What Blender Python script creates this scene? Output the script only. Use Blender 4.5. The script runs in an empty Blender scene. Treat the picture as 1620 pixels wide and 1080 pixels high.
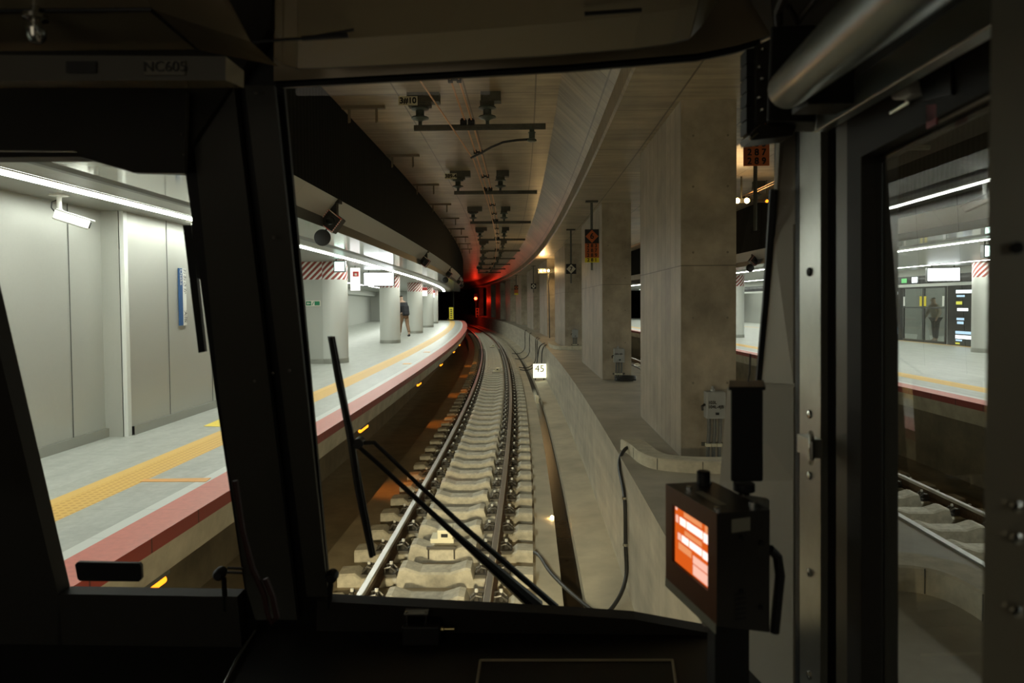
import bpy, bmesh, math, random
from mathutils import Vector, Matrix, Euler
random.seed(7)
S = bpy.context.scene
COL = S.collection
PI = math.pi

# ------------------------------------------------------------------ camera
F = 1080.0
H = 2.56
PITCH = math.atan(0.031)
ROLL = 0.0077
fwd = Vector((0, math.cos(PITCH), -math.sin(PITCH)))
up0 = Vector((0, math.sin(PITCH), math.cos(PITCH)))
rt0 = Vector((1, 0, 0))
cup = up0 * math.cos(ROLL) + rt0 * math.sin(ROLL)
crt = rt0 * math.cos(ROLL) - up0 * math.sin(ROLL)
CAM = Vector((0, 0, H))
cam = bpy.data.cameras.new('camera')
cam.sensor_width = 36.0
cam.lens = 24.0
cam.shift_y = -27.0 / 1620.0
cam.clip_start = 0.05
cam.clip_end = 500
cam.dof.use_dof = True
cam.dof.focus_distance = 13.0
cam.dof.aperture_fstop = 6.3
camo = bpy.data.objects.new('camera', cam)
COL.objects.link(camo)
M4 = Matrix.Identity(4)
for i in range(3):
    M4[i][0] = crt[i]; M4[i][1] = cup[i]; M4[i][2] = -fwd[i]; M4[i][3] = CAM[i]
camo.matrix_world = M4
S.camera = camo

def ray(px, py):
    return fwd * F + crt * (px - 810) - cup * (py - 513)
def atY(px, py, Y):
    r = ray(px, py); return CAM + r * (Y / r.y)
def atZ(px, py, Z):
    r = ray(px, py); return CAM + r * ((Z - H) / r.z)
def atX(px, py, X):
    r = ray(px, py); return CAM + r * (X / r.x)
# the windscreen plane: raked, bottom further forward
def front(px, py, off=0.0):
    r = ray(px, py)
    # Y + .329 Z + .04 X = c
    c = 1.25 + .329 * 2.95 + off
    t = (c - (.329 * H)) / (r.y + .329 * r.z + .04 * r.x)
    return CAM + r * t

# ------------------------------------------------------------------ track frame
R0 = 400.0
def P(o, s, z):
    th = (s - 18.0) / R0
    r = R0 + o
    return Vector((-R0 - 0.62 + r * math.cos(th), 18.0 + r * math.sin(th), z))
def TH(s): return (s - 18.0) / R0
def DT(s):
    a = TH(s); return Vector((-math.sin(a), math.cos(a), 0))
def DO(s):
    a = TH(s); return Vector((math.cos(a), math.sin(a), 0))

# ------------------------------------------------------------------ materials
MATS = {}
def nodes(name):
    m = bpy.data.materials.new(name); m.use_nodes = True
    nt = m.node_tree; nt.nodes.clear()
    out = nt.nodes.new('ShaderNodeOutputMaterial')
    return m, nt, out
def N(nt, typ, **kw):
    n = nt.nodes.new(typ)
    for k, v in kw.items(): setattr(n, k, v)
    return n
def math_(nt, op, a, b=None):
    n = N(nt, 'ShaderNodeMath', operation=op)
    for i, v in enumerate((a, b)):
        if v is None: continue
        if isinstance(v, (int, float)): n.inputs[i].default_value = v
        else: nt.links.new(v, n.inputs[i])
    return n.outputs[0]
def mixc(nt, fac, a, b, blend='MIX'):
    n = N(nt, 'ShaderNodeMix', data_type='RGBA', blend_type=blend)
    if isinstance(fac, (int, float)): n.inputs[0].default_value = fac
    else: nt.links.new(fac, n.inputs[0])
    for i, v in ((6, a), (7, b)):
        if isinstance(v, tuple): n.inputs[i].default_value = (v + (1,))[:4]
        else: nt.links.new(v, n.inputs[i])
    return n.outputs[2]

def mat(name, col, rough=.5, metal=0.0, nscale=0, namt=.25, bump=0.0, spec=.5, pattern=None, coat=0):
    """principled surface with noise mottling; pattern(nt, coord outputs, colour)->colour[,height]"""
    m, nt, out = nodes(name)
    b = N(nt, 'ShaderNodeBsdfPrincipled')
    nt.links.new(b.outputs[0], out.inputs[0])
    b.inputs['Roughness'].default_value = rough
    b.inputs['Metallic'].default_value = metal
    b.inputs['Specular IOR Level'].default_value = spec
    b.inputs['Coat Weight'].default_value = coat
    tc = N(nt, 'ShaderNodeTexCoord')
    c = None
    h = None
    if nscale:
        nz = N(nt, 'ShaderNodeTexNoise'); nz.inputs['Scale'].default_value = nscale
        nz.inputs['Detail'].default_value = 6; nz.inputs['Roughness'].default_value = .65
        nt.links.new(tc.outputs['Object'], nz.inputs['Vector'])
        lo = tuple(x * (1 - namt) for x in col); hi = tuple(min(1, x * (1 + namt)) for x in col)
        r = N(nt, 'ShaderNodeValToRGB')
        r.color_ramp.elements[0].position = .32; r.color_ramp.elements[1].position = .7
        r.color_ramp.elements[0].color = lo + (1,); r.color_ramp.elements[1].color = hi + (1,)
        nt.links.new(nz.outputs[0], r.inputs[0])
        c = r.outputs[0]; h = nz.outputs[0]
    if pattern:
        base = c if c is not None else col
        c2 = pattern(nt, tc, base)
        if isinstance(c2, tuple): c, h = c2
        else: c = c2
    if c is None: b.inputs['Base Color'].default_value = tuple(col) + (1,)
    else: nt.links.new(c, b.inputs['Base Color'])
    if bump and h is not None:
        bp = N(nt, 'ShaderNodeBump'); bp.inputs['Strength'].default_value = bump; bp.inputs['Distance'].default_value = .02
        nt.links.new(h, bp.inputs['Height']); nt.links.new(bp.outputs[0], b.inputs['Normal'])
    MATS[name] = m
    return m
def emat(name, col, strength):
    m, nt, out = nodes(name)
    e = N(nt, 'ShaderNodeEmission'); e.inputs[0].default_value = tuple(col) + (1,); e.inputs[1].default_value = strength
    nt.links.new(e.outputs[0], out.inputs[0]); MATS[name] = m; return m
def glass(name, ior=1.5, tint=(1, 1, 1), rough=0.0):
    m, nt, out = nodes(name)
    t = N(nt, 'ShaderNodeBsdfTransparent'); t.inputs[0].default_value = tuple(tint) + (1,)
    g = N(nt, 'ShaderNodeBsdfGlossy'); g.inputs['Roughness'].default_value = rough
    f = N(nt, 'ShaderNodeFresnel')
    ge = N(nt, 'ShaderNodeNewGeometry')     # a thin pane behaves the same from both sides
    nt.links.new(math_(nt, 'ADD', math_(nt, 'MULTIPLY', ge.outputs['Backfacing'], 1 / ior - ior), ior), f.inputs[0])
    mx = N(nt, 'ShaderNodeMixShader')
    nt.links.new(f.outputs[0], mx.inputs[0]); nt.links.new(t.outputs[0], mx.inputs[1]); nt.links.new(g.outputs[0], mx.inputs[2])
    nt.links.new(mx.outputs[0], out.inputs[0]); MATS[name] = m; return m

def brickpat(w, h, mortar=.006, dark=.45, coord='UV', offset=0.0, swap=False, var=.12, sw=None):
    def f(nt, tc, base):
        src = tc.outputs[coord]
        if sw == 'boards':      # vertical boards on a pillar: (x+y, z)
            sp = N(nt, 'ShaderNodeSeparateXYZ'); nt.links.new(src, sp.inputs[0])
            cb = N(nt, 'ShaderNodeCombineXYZ')
            nt.links.new(math_(nt, 'ADD', sp.outputs[0], sp.outputs[1]), cb.inputs[0]); nt.links.new(sp.outputs[2], cb.inputs[1])
            src = cb.outputs[0]
        bt = N(nt, 'ShaderNodeTexBrick', offset=offset, squash=1.0)
        bt.inputs['Scale'].default_value = 1.0
        bt.inputs['Brick Width'].default_value = w; bt.inputs['Row Height'].default_value = h
        bt.inputs['Mortar Size'].default_value = mortar; bt.inputs['Mortar Smooth'].default_value = .2
        bt.inputs['Color1'].default_value = (1, 1, 1, 1); bt.inputs['Color2'].default_value = (1 - var,) * 3 + (1,)
        bt.inputs['Mortar'].default_value = (dark,) * 3 + (1,)
        nt.links.new(src, bt.inputs['Vector'])
        return mixc(nt, 1.0, base, bt.outputs[0], 'MULTIPLY')
    return f
def stretch(sx, sy, amt, coord='UV', nxt=None):
    """streaky grain, e.g. board marks"""
    def f(nt, tc, base):
        mp = N(nt, 'ShaderNodeMapping'); mp.inputs['Scale'].default_value = (sx, sy, sy if coord != 'UV' else 1)
        nt.links.new(tc.outputs[coord], mp.inputs[0])
        nz = N(nt, 'ShaderNodeTexNoise'); nz.inputs['Scale'].default_value = 1; nz.inputs['Detail'].default_value = 5
        nt.links.new(mp.outputs[0], nz.inputs['Vector'])
        r = N(nt, 'ShaderNodeValToRGB'); r.color_ramp.elements[0].position = .35; r.color_ramp.elements[1].position = .65
        r.color_ramp.elements[0].color = (1 - amt,) * 3 + (1,); r.color_ramp.elements[1].color = (1, 1, 1, 1)
        nt.links.new(nz.outputs[0], r.inputs[0])
        c = mixc(nt, 1.0, base, r.outputs[0], 'MULTIPLY')
        return nxt(nt, tc, c) if nxt else c
    return f
def dots(nt, tc, base):
    v = N(nt, 'ShaderNodeVectorMath', operation='SCALE'); v.inputs['Scale'].default_value = 1 / .06
    nt.links.new(tc.outputs['UV'], v.inputs[0])
    fr = N(nt, 'ShaderNodeVectorMath', operation='FRACTION'); nt.links.new(v.outputs[0], fr.inputs[0])
    sb = N(nt, 'ShaderNodeVectorMath', operation='SUBTRACT'); sb.inputs[1].default_value = (.5, .5, 0); nt.links.new(fr.outputs[0], sb.inputs[0])
    ln = N(nt, 'ShaderNodeVectorMath', operation='LENGTH'); nt.links.new(sb.outputs[0], ln.inputs[0])
    k = math_(nt, 'LESS_THAN', ln.outputs['Value'], .3)
    c = mixc(nt, k, base, mixc(nt, 1.0, base, (.8, .72, .62), 'MULTIPLY'))
    return c, k
def hatch(nt, tc, base):
    sp = N(nt, 'ShaderNodeSeparateXYZ'); nt.links.new(tc.outputs['UV'], sp.inputs[0])
    d = math_(nt, 'SUBTRACT', sp.outputs[0], sp.outputs[1])
    k = math_(nt, 'GREATER_THAN', math_(nt, 'FRACT', math_(nt, 'MULTIPLY', d, 1 / .15)), .45)
    return mixc(nt, k, (.75, .75, .72), (.28, .055, .04))
def dash(nt, tc, base):
    sp = N(nt, 'ShaderNodeSeparateXYZ'); nt.links.new(tc.outputs['Object'], sp.inputs[0])
    d = math_(nt, 'ADD', sp.outputs[0], sp.outputs[2])
    k = math_(nt, 'GREATER_THAN', math_(nt, 'FRACT', math_(nt, 'MULTIPLY', d, 1 / .045)), .5)
    return mixc(nt, k, (.75, .7, .68), (.5, .08, .06))

# tunnel
mat('tunnel_concrete', (.43, .355, .24), .36, nscale=.8, namt=.34, bump=.07, pattern=stretch(9, .8, .36, nxt=brickpat(1.8, .9, .011, .35, var=.16)))
mat('pillar_concrete', (.42, .36, .275), .5, nscale=2.5, namt=.2, bump=.08, pattern=brickpat(.25, 1.92, .006, .38, 'Object', sw='boards', var=.2))
mat('pillar_face', (.38, .325, .24), .5, nscale=1.6, namt=.38, bump=.08, pattern=brickpat(30, 1.92, .006, .45, 'Object', sw='boards', var=.0))
mat('tie_hole', (.22, .19, .14), .7)
mat('wall_concrete', (.52, .475, .37), .55, nscale=2.2, namt=.18, bump=.08, pattern=stretch(.5, 6, .2, nxt=brickpat(2.4, 5, .006, .65, var=.08)))
mat('walk_concrete', (.45, .41, .32), .5, nscale=1.6, namt=.2, bump=.05, pattern=stretch(3, .7, .15))
mat('bed_concrete', (.50, .45, .33), .6, nscale=1.5, namt=.2, bump=.08)
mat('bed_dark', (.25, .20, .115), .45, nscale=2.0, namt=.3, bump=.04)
mat('bed_mid', (.33, .27, .17), .5, nscale=2.0, namt=.25, bump=.05)
mat('gutter_water', (.03, .02, .010), .25, nscale=3, namt=.3, spec=.03)
mat('sleeper_concrete', (.55, .51, .40), .7, nscale=14, namt=.22, bump=.1)
mat('curb_concrete', (.55, .5, .37), .7, nscale=9, namt=.2, bump=.1)
mat('rail_side', (.17, .11, .07), .5, .6, nscale=25, namt=.3)
mat('rail_top', (.72, .70, .66), .33, .85)
mat('clip_steel', (.16, .15, .13), .45, .7)
mat('bolt_white', (.8, .79, .72), .4, .1)
def ribs(nt, tc, base):
    sp = N(nt, 'ShaderNodeSeparateXYZ'); nt.links.new(tc.outputs['UV'], sp.inputs[0])
    k = math_(nt, 'GREATER_THAN', math_(nt, 'FRACT', math_(nt, 'MULTIPLY', sp.outputs[0], 1 / .12)), .5)
    return mixc(nt, k, (.0035, .004, .004), (.010, .011, .0105))
mat('black_rib', (.015, .016, .016), .7, spec=.08, pattern=ribs)
# platform
mat('plat_tile', (.44, .455, .415), .4, nscale=16, namt=.12, pattern=stretch(1.2, 5, .14, nxt=brickpat(.6, .6, .003, .8, var=.05)))
mat('plat_white', (.62, .64, .6), .45, pattern=brickpat(.6, 1, .004, .75, var=.04))
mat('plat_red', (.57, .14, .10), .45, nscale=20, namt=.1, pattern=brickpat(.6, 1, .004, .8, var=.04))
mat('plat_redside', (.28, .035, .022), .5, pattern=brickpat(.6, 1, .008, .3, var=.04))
mat('plat_yellow', (.70, .43, .09), .5, bump=.4, pattern=dots)
mat('plat_yellow_plain', (.72, .46, .12), .5)
mat('orange_line', (.75, .36, .08), .5)
mat('sticker_yellow', (.85, .65, .08), .5)
mat('slab_concrete', (.42, .385, .28), .6, nscale=3, namt=.25, bump=.1)
mat('panel_grey', (.50, .51, .47), .38, .35, nscale=60, namt=.03)
mat('panel_pale', (.62, .63, .59), .5)
mat('panel_seam', (.08, .085, .08), .6)
mat('trim_white', (.75, .77, .73), .4)
mat('base_steel', (.42, .42, .38), .3, .7)
mat('ceil_gloss', (.36, .37, .34), .10, .3, pattern=brickpat(.9, 3, .004, .6, var=.02))
mat('ceil_grey', (.30, .31, .285), .35, pattern=brickpat(1.8, 3, .004, .6, var=.02))
mat('fascia_dark', (.09, .095, .09), .4)
mat('soffit_pale', (.44, .44, .40), .3, pattern=brickpat(1.6, 3, .004, .7, var=.05))
mat('column_steel', (.60, .61, .57), .42, .12, nscale=80, namt=.03)
mat('hatch', (.5, .2, .2), .45, pattern=hatch)
emat('strip_light', (.955, 1.0, .91), 27)
emat('screen_white', (.93, .98, 1.0), 6)
emat('exit_light', (.70, 1.0, .88), 7)
emat('white_panel', (1, .98, .96), 1.6)
emat('lamp_warm', (1, .62, .25), 90)
emat('lamp_amber', (1, .26, .012), 3.2)
emat('signal_red', (1, .035, .012), 26)
emat('sign_lit', (1, .96, .62), 2.1)
emat('led_blue', (.55, .8, 1), 1.3)
emat('led_white', (.9, .97, 1), 3.0)
emat('led_green', (.3, 1, .35), .9)
emat('led_yellow', (.9, .9, .12), 1.0)
mat('black_matte', (.012, .012, .011), .6)
mat('black_satin', (.008, .008, .008), .5)
mat('dash_border', (.5, .3, .3), .5, pattern=dash)
mat('white_paint', (.85, .86, .82), .35)
mat('ins_green', (.08, .10, .085), .3)
mat('steel_galv', (.10, .10, .082), .55, .3, nscale=20, namt=.2)
mat('copper', (.72, .40, .2), .45, .2)
mat('hanger_steel', (.20, .17, .12), .6)
mat('plate_cream', (.62, .58, .42), .5)
mat('ink', (.012, .012, .012), .6)
mat('sign_orange', (.50, .12, .028), .55)
mat('sign_yellow', (.80, .66, .03), .55)
mat('sign_white', (.72, .70, .60), .55)
mat('box_grey', (.34, .345, .32), .5)
mat('conduit', (.13, .13, .115), .5)
mat('cable_black', (.025, .025, .023), .4)
mat('balise', (.78, .74, .55), .5)
mat('green_sign', (.02, .22, .10), .4)
mat('sign_blue', (.025, .09, .24), .4)
mat('sign_red', (.6, .06, .05), .4)
mat('psd_black', (.018, .02, .021), .2, coat=.3)
mat('psd_frame', (.03, .032, .032), .35)
glass('psd_glass', 1.55, (.42, .46, .44))
glass('screen_glass', 1.5, (.96, .97, .95))
glass('door_glass', 1.95, (.90, .92, .90))
# people
mat('skin', (.55, .36, .26), .6)
mat('hair', (.02, .016, .013), .5)
mat('cloth_black', (.02, .02, .025), .8)
mat('cloth_brown', (.25, .15, .09), .8)
mat('cloth_beige', (.5, .42, .33), .8)
mat('bag_white', (.7, .7, .68), .6)
# cab
mat('cab_beige', (.34, .285, .18), .42)
mat('cab_brown', (.30, .24, .15), .22, .15)
mat('cab_dark', (.03, .027, .022), .6, spec=.2)
mat('cab_panel', (.075, .07, .055), .5)
mat('cab_black', (.006, .006, .006), .55)
mat('cab_pillar', (.05, .048, .038), .5)
mat('cab_grey', (.50, .46, .37), .45)
mat('door_steel', (.50, .50, .45), .3, .9, nscale=30, namt=.06)
mat('door_steel_dull', (.30, .28, .22), .4, .6)
mat('jamb_brown', (.10, .085, .055), .4, .2)
mat('blind_tube', (.22, .25, .235), .3, .6)
mat('rubber', (.008, .008, .008), .5)
mat('wiper_black', (.006, .006, .006), .45)
mat('desk_black', (.010, .009, .008), .45)
mat('chrome', (.6, .6, .55), .2, 1.0)
mat('brass', (.5, .42, .2), .3, 1.0)
mat('mon_case', (.022, .018, .014), .38)
mat('mon_bezel_glow', (.14, .055, .022), .4)  # orange glow of the screen is mixed into the bezel colour
mat('label_cream', (.30, .29, .22), .5)
emat('mon_orange', (1, .15, .015), .72)
emat('mon_amber', (1, .36, .14), .85)
emat('mon_pink', (1, .55, .42), 1.0)
emat('mon_white', (1, .78, .70), 1.5)
mat('label_dim', (.13, .12, .09), .5)
mat('acrylic', (.25, .25, .22), .2)
mat('red_tag', (.30, .02, .02), .5)
mat('hose_red', (.035, .008, .006), .6)

# ------------------------------------------------------------------ mesh builder
class MB:
    def __init__(self):
        self.v = []; self.f = []; self.m = []; self.uv = []; self.mn = []
    def mi(self, m):
        if m not in self.mn: self.mn.append(m)
        return self.mn.index(m)
    def add(self, vs):
        i = len(self.v); self.v += [Vector(a) for a in vs]; return i
    def face(self, idx, m, uv=None):
        self.f.append(tuple(idx)); self.m.append(self.mi(m)); self.uv.append(uv)
    def quad(self, a, b, c, d, m, uv=None):
        i = self.add((a, b, c, d)); self.face((i, i + 1, i + 2, i + 3), m, uv)
    def poly(self, pts, m):
        i = self.add(pts); self.face(range(i, i + len(pts)), m)
    def prism(self, pts, vec, m, mside=None):
        n = len(pts); vec = Vector(vec)
        i = self.add(pts); j = self.add([Vector(p) + vec for p in pts])
        self.face(range(i, i + n), m); self.face(range(j + n - 1, j - 1, -1), m)
        for k in range(n):
            q = (k + 1) % n
            self.face((i + k, j + k, j + q, i + q), mside or m)
    def box(self, c, size, m, rot=None, bev=0):
        sx, sy, sz = (a / 2 for a in size); c = Vector(c)
        M = rot if rot is not None else Matrix.Identity(3)
        vs = [c + M @ Vector((x * sx, y * sy, z * sz)) for x in (-1, 1) for y in (-1, 1) for z in (-1, 1)]
        i = self.add(vs)
        for q in ((0, 1, 3, 2), (4, 6, 7, 5), (0, 4, 5, 1), (2, 3, 7, 6), (0, 2, 6, 4), (1, 5, 7, 3)):
            a = [i + k for k in q]
            self.face(a, m, None)
    def tube(self, pts, r, m, n=8, cap=True):
        pts = [Vector(p) for p in pts]; rings = []
        rr = r if isinstance(r, (list, tuple)) else [r] * len(pts)
        prev = None
        for k, p in enumerate(pts):
            if k == 0: d = pts[1] - pts[0]
            elif k == len(pts) - 1: d = pts[-1] - pts[-2]
            else: d = (pts[k + 1] - pts[k]).normalized() + (pts[k] - pts[k - 1]).normalized()
            d = d.normalized()
            if prev is None:
                a = Vector((0, 0, 1)) if abs(d.z) < .9 else Vector((1, 0, 0))
                u = d.cross(a).normalized()
            else:
                u = (prev - d * prev.dot(d)).normalized()
            prev = u; w = d.cross(u)
            rings.append(self.add([p + (u * math.cos(2 * PI * j / n) + w * math.sin(2 * PI * j / n)) * rr[k] for j in range(n)]))
        for k in range(len(pts) - 1):
            a, b = rings[k], rings[k + 1]
            for j in range(n):
                q = (j + 1) % n
                self.face((a + j, a + q, b + q, b + j), m)
        if cap:
            self.face([rings[0] + j for j in range(n - 1, -1, -1)], m)
            self.face([rings[-1] + j for j in range(n)], m)
    def lathe(self, prof, c, m, n=24, axis=None, uvr=None):
        """prof: list of (r, h) along axis (default +Z) from c"""
        c = Vector(c); ax = Vector(axis or (0, 0, 1)).normalized()
        a = Vector((1, 0, 0)) if abs(ax.x) < .9 else Vector((0, 1, 0))
        u = ax.cross(a).normalized(); w = ax.cross(u)
        rings = [self.add([c + ax * h + (u * math.cos(2 * PI * j / n) + w * math.sin(2 * PI * j / n)) * max(r, 1e-4) for j in range(n)]) for r, h in prof]
        for k in range(len(prof) - 1):
            A, B = rings[k], rings[k + 1]
            for j in range(n):
                q = (j + 1) % n
                uv = None
                if uvr:
                    s = 2 * PI / n * uvr
                    uv = ((j * s, prof[k][1]), ((j + 1) * s, prof[k][1]), ((j + 1) * s, prof[k + 1][1]), (j * s, prof[k + 1][1]))
                self.face((A + j, A + q, B + q, B + j), m, uv)
        if prof[0][0] > 1e-3: self.face([rings[0] + j for j in range(n - 1, -1, -1)], m)
        if prof[-1][0] > 1e-3: self.face([rings[-1] + j for j in range(n)], m)
    def sweep(self, prof, s0, s1, ds, mats, closed=False, cap=False, t0=0.0, fn=P):
        n = max(1, int(round((s1 - s0) / ds)))
        ss = [s0 + (s1 - s0) * k / n for k in range(n + 1)]
        cum = [t0]
        L = len(prof); segs = L if closed else L - 1
        for k in range(segs):
            a, b = prof[k], prof[(k + 1) % L]
            cum.append(cum[-1] + math.hypot(b[0] - a[0], b[1] - a[1]))
        rings = [self.add([fn(o, s, z) for o, z in prof]) for s in ss]
        for k in range(n):
            for j in range(segs):
                q = (j + 1) % L
                mm = mats[j] if isinstance(mats, (list, tuple)) else mats
                if mm is None: continue
                self.face((rings[k] + j, rings[k] + q, rings[k + 1] + q, rings[k + 1] + j), mm,
                          ((ss[k], cum[j]), (ss[k], cum[j + 1]), (ss[k + 1], cum[j + 1]), (ss[k + 1], cum[j])))
        if cap:
            mm = mats[0] if isinstance(mats, (list, tuple)) else mats
            self.face([rings[0] + j for j in range(L)], mm); self.face([rings[-1] + j for j in range(L - 1, -1, -1)], mm)
    def build(self, name, parent=None, smooth=False, origin=None, local=False, fix=True):
        me = bpy.data.meshes.new(name)
        o = bpy.data.objects.new(name, me)
        COL.objects.link(o)
        if local:
            org = Matrix.Identity(4)
        elif parent is not None:
            org = wmat(parent).inverted()
        else:
            if origin is None:
                xs = [p.x for p in self.v]; ys = [p.y for p in self.v]; zs = [p.z for p in self.v]
                origin = Vector(((min(xs) + max(xs)) / 2, (min(ys) + max(ys)) / 2, min(zs)))
            origin = Vector(origin)
            o.location = origin; org = Matrix.Translation(-origin)
        me.from_pydata([org @ p for p in self.v], [], self.f)
        for m in self.mn: me.materials.append(MATS[m])
        for p, mi in zip(me.polygons, self.m):
            p.material_index = mi; p.use_smooth = smooth
        if any(u is not None for u in self.uv):
            ul = me.uv_layers.new(name='UVMap')
            for p, u in zip(me.polygons, self.uv):
                if u is None: continue
                for li, c in zip(p.loop_indices, u): ul.data[li].uv = c
        if fix:
            bm = bmesh.new(); bm.from_mesh(me); bmesh.ops.recalc_face_normals(bm, faces=bm.faces); bm.to_mesh(me); bm.free()
        me.update()
        if smooth and hasattr(me, 'set_sharp_from_angle'): me.set_sharp_from_angle(angle=math.radians(40))
        if parent is not None: o.parent = parent
        return o

def wmat(o):
    m = Matrix.Translation(o.location) @ o.rotation_euler.to_matrix().to_4x4()
    return (wmat(o.parent) @ m) if o.parent else m
def tag(o, label=None, cat=None, group=None, kind=None):
    if label: o['label'] = label
    if cat: o['category'] = cat
    if group: o['group'] = group
    if kind: o['kind'] = kind
    return o
def thing(name, label, cat, loc=(0, 0, 0), rz=0.0, group=None):
    o = bpy.data.objects.new(name, None); COL.objects.link(o); o.empty_display_size = .1
    o.location = loc; o.rotation_euler = (0, 0, rz)
    return tag(o, label, cat, group)
def copy_tree(o, parent=None):
    c = o.copy(); COL.objects.link(c)
    if parent is not None: c.parent = parent
    for ch in list(o.children): copy_tree(ch, c)
    return c
def struct(mb, name, parent=None, **kw):
    o = mb.build(name, parent, **kw)
    if parent is None: o['kind'] = 'structure'
    return o
def bevel(o, w=.004, seg=2):
    md = o.modifiers.new('bevel', 'BEVEL'); md.width = w; md.segments = seg; md.limit_method = 'ANGLE'
    return o
def text(name, s, size, m, org, xd, yd, parent, off=.003, align='CENTER', bold=0.0):
    cu = bpy.data.curves.new('t', 'FONT'); cu.body = s; cu.size = size; cu.align_x = align; cu.align_y = 'CENTER'
    t = bpy.data.objects.new('t', cu); COL.objects.link(t)
    dg = bpy.context.evaluated_depsgraph_get()
    me = bpy.data.meshes.new_from_object(t.evaluated_get(dg))
    bpy.data.objects.remove(t); bpy.data.curves.remove(cu)
    xd = Vector(xd).normalized(); yd = Vector(yd).normalized(); nn = xd.cross(yd)
    org = Vector(org)
    W = wmat(parent).inverted() if parent else Matrix.Identity(4)
    for v in me.vertices:
        v.co = W @ (org + xd * v.co.x + yd * v.co.y + nn * off)
    if bold > 0:        # thicken the strokes by stacking slightly shifted copies
        W3 = W.to_3x3(); bm = bmesh.new(); bm.from_mesh(me)
        src = list(bm.verts) + list(bm.edges) + list(bm.faces)
        for dx, dy in ((bold, bold), (-bold, bold), (bold, -bold), (-bold, -bold)):
            g = bmesh.ops.duplicate(bm, geom=src)['geom']
            bmesh.ops.translate(bm, vec=W3 @ (xd * dx + yd * dy + nn * 2e-5), verts=[e for e in g if isinstance(e, bmesh.types.BMVert)])
        bm.to_mesh(me); bm.free()
    me.materials.clear(); me.materials.append(MATS[m]); me.name = name
    o = bpy.data.objects.new(name, me); COL.objects.link(o)
    o.parent = parent
    return o
UP = Vector((0, 0, 1))

# =================================================================== TUNNEL SHELL
S0, S1 = -8.0, 130.0
OT = 5.83       # right-hand track
# track bed, left
mb = MB()
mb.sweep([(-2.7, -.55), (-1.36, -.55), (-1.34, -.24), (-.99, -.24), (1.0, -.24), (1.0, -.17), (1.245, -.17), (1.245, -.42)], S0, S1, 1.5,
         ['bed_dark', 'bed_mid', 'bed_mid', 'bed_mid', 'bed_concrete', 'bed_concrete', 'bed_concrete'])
mb.sweep([(1.455, -.42), (1.455, -.2), (1.86, -.16)], S0, S1, 1.5, 'bed_concrete')
tb = struct(mb, 'floor'); 
mb = MB(); mb.sweep([(1.245, -.36), (1.455, -.36)], S0, S1, 1.5, 'gutter_water')
tag(mb.build('gutter_water'), 'dark wet gutter channel between left track and low concrete wall', 'drain')
# under-platform recess back wall
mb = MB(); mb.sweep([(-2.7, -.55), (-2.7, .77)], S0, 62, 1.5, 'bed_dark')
mb.sweep([(-2.2, -.55), (-2.2, 5.3)], 62, S1, 1.5, 'wall_concrete')
mb.sweep([(OT + 2.2, -.55), (OT + 2.2, 5.3)], 62, S1, 1.5, 'wall_concrete')
struct(mb, 'wall_left')
# walkway block between the tracks
mb = MB()
mb.sweep([(1.86, -.5), (1.86, 1.0), (3.64, 1.0), (3.64, -.5)], S0, S1, 1.5, ['wall_concrete', 'walk_concrete', 'wall_concrete'])
struct(mb, 'walkway')
mb = MB(); mb.sweep([(3.60, 1.002), (3.60, 1.012), (3.645, 1.012), (3.645, .95)], S0, 60, 1.5, 'base_steel')
tag(mb.build('edge_angle'), 'thin pale steel edging along the far rim of the concrete walkway', 'edging')
# right track bed
mb = MB()
mb.sweep([(3.64, -.24), (OT - 1.0, -.24), (OT + 1.3, -.24), (OT + 1.3, -.55), (OT + 2.6, -.55), (OT + 2.6, .77)], S0, 80, 1.5, ['bed_concrete', 'bed_dark', 'bed_dark', 'bed_dark', 'bed_dark'])
struct(mb, 'floor_right')
# ceiling: flat over each track, haunches and beam over the pillars
mb = MB()
mb.sweep([(-1.65, 5.3), (1.35, 5.3), (1.85, 4.81), (1.85, 4.58), (1.87, 4.55), (3.63, 4.55), (3.65, 4.58), (3.65, 4.81), (4.15, 5.3), (OT + 1.65, 5.3)], S0, S1, 1.0,
         ['tunnel_concrete'] * 9)
struct(mb, 'ceiling')
# far end closure
mb = MB()
c = [P(-4, S1, -1), P(12, S1, -1), P(12, S1, 6), P(-4, S1, 6)]
mb.quad(*c, 'bed_dark'); struct(mb, 'wall_end')

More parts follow.
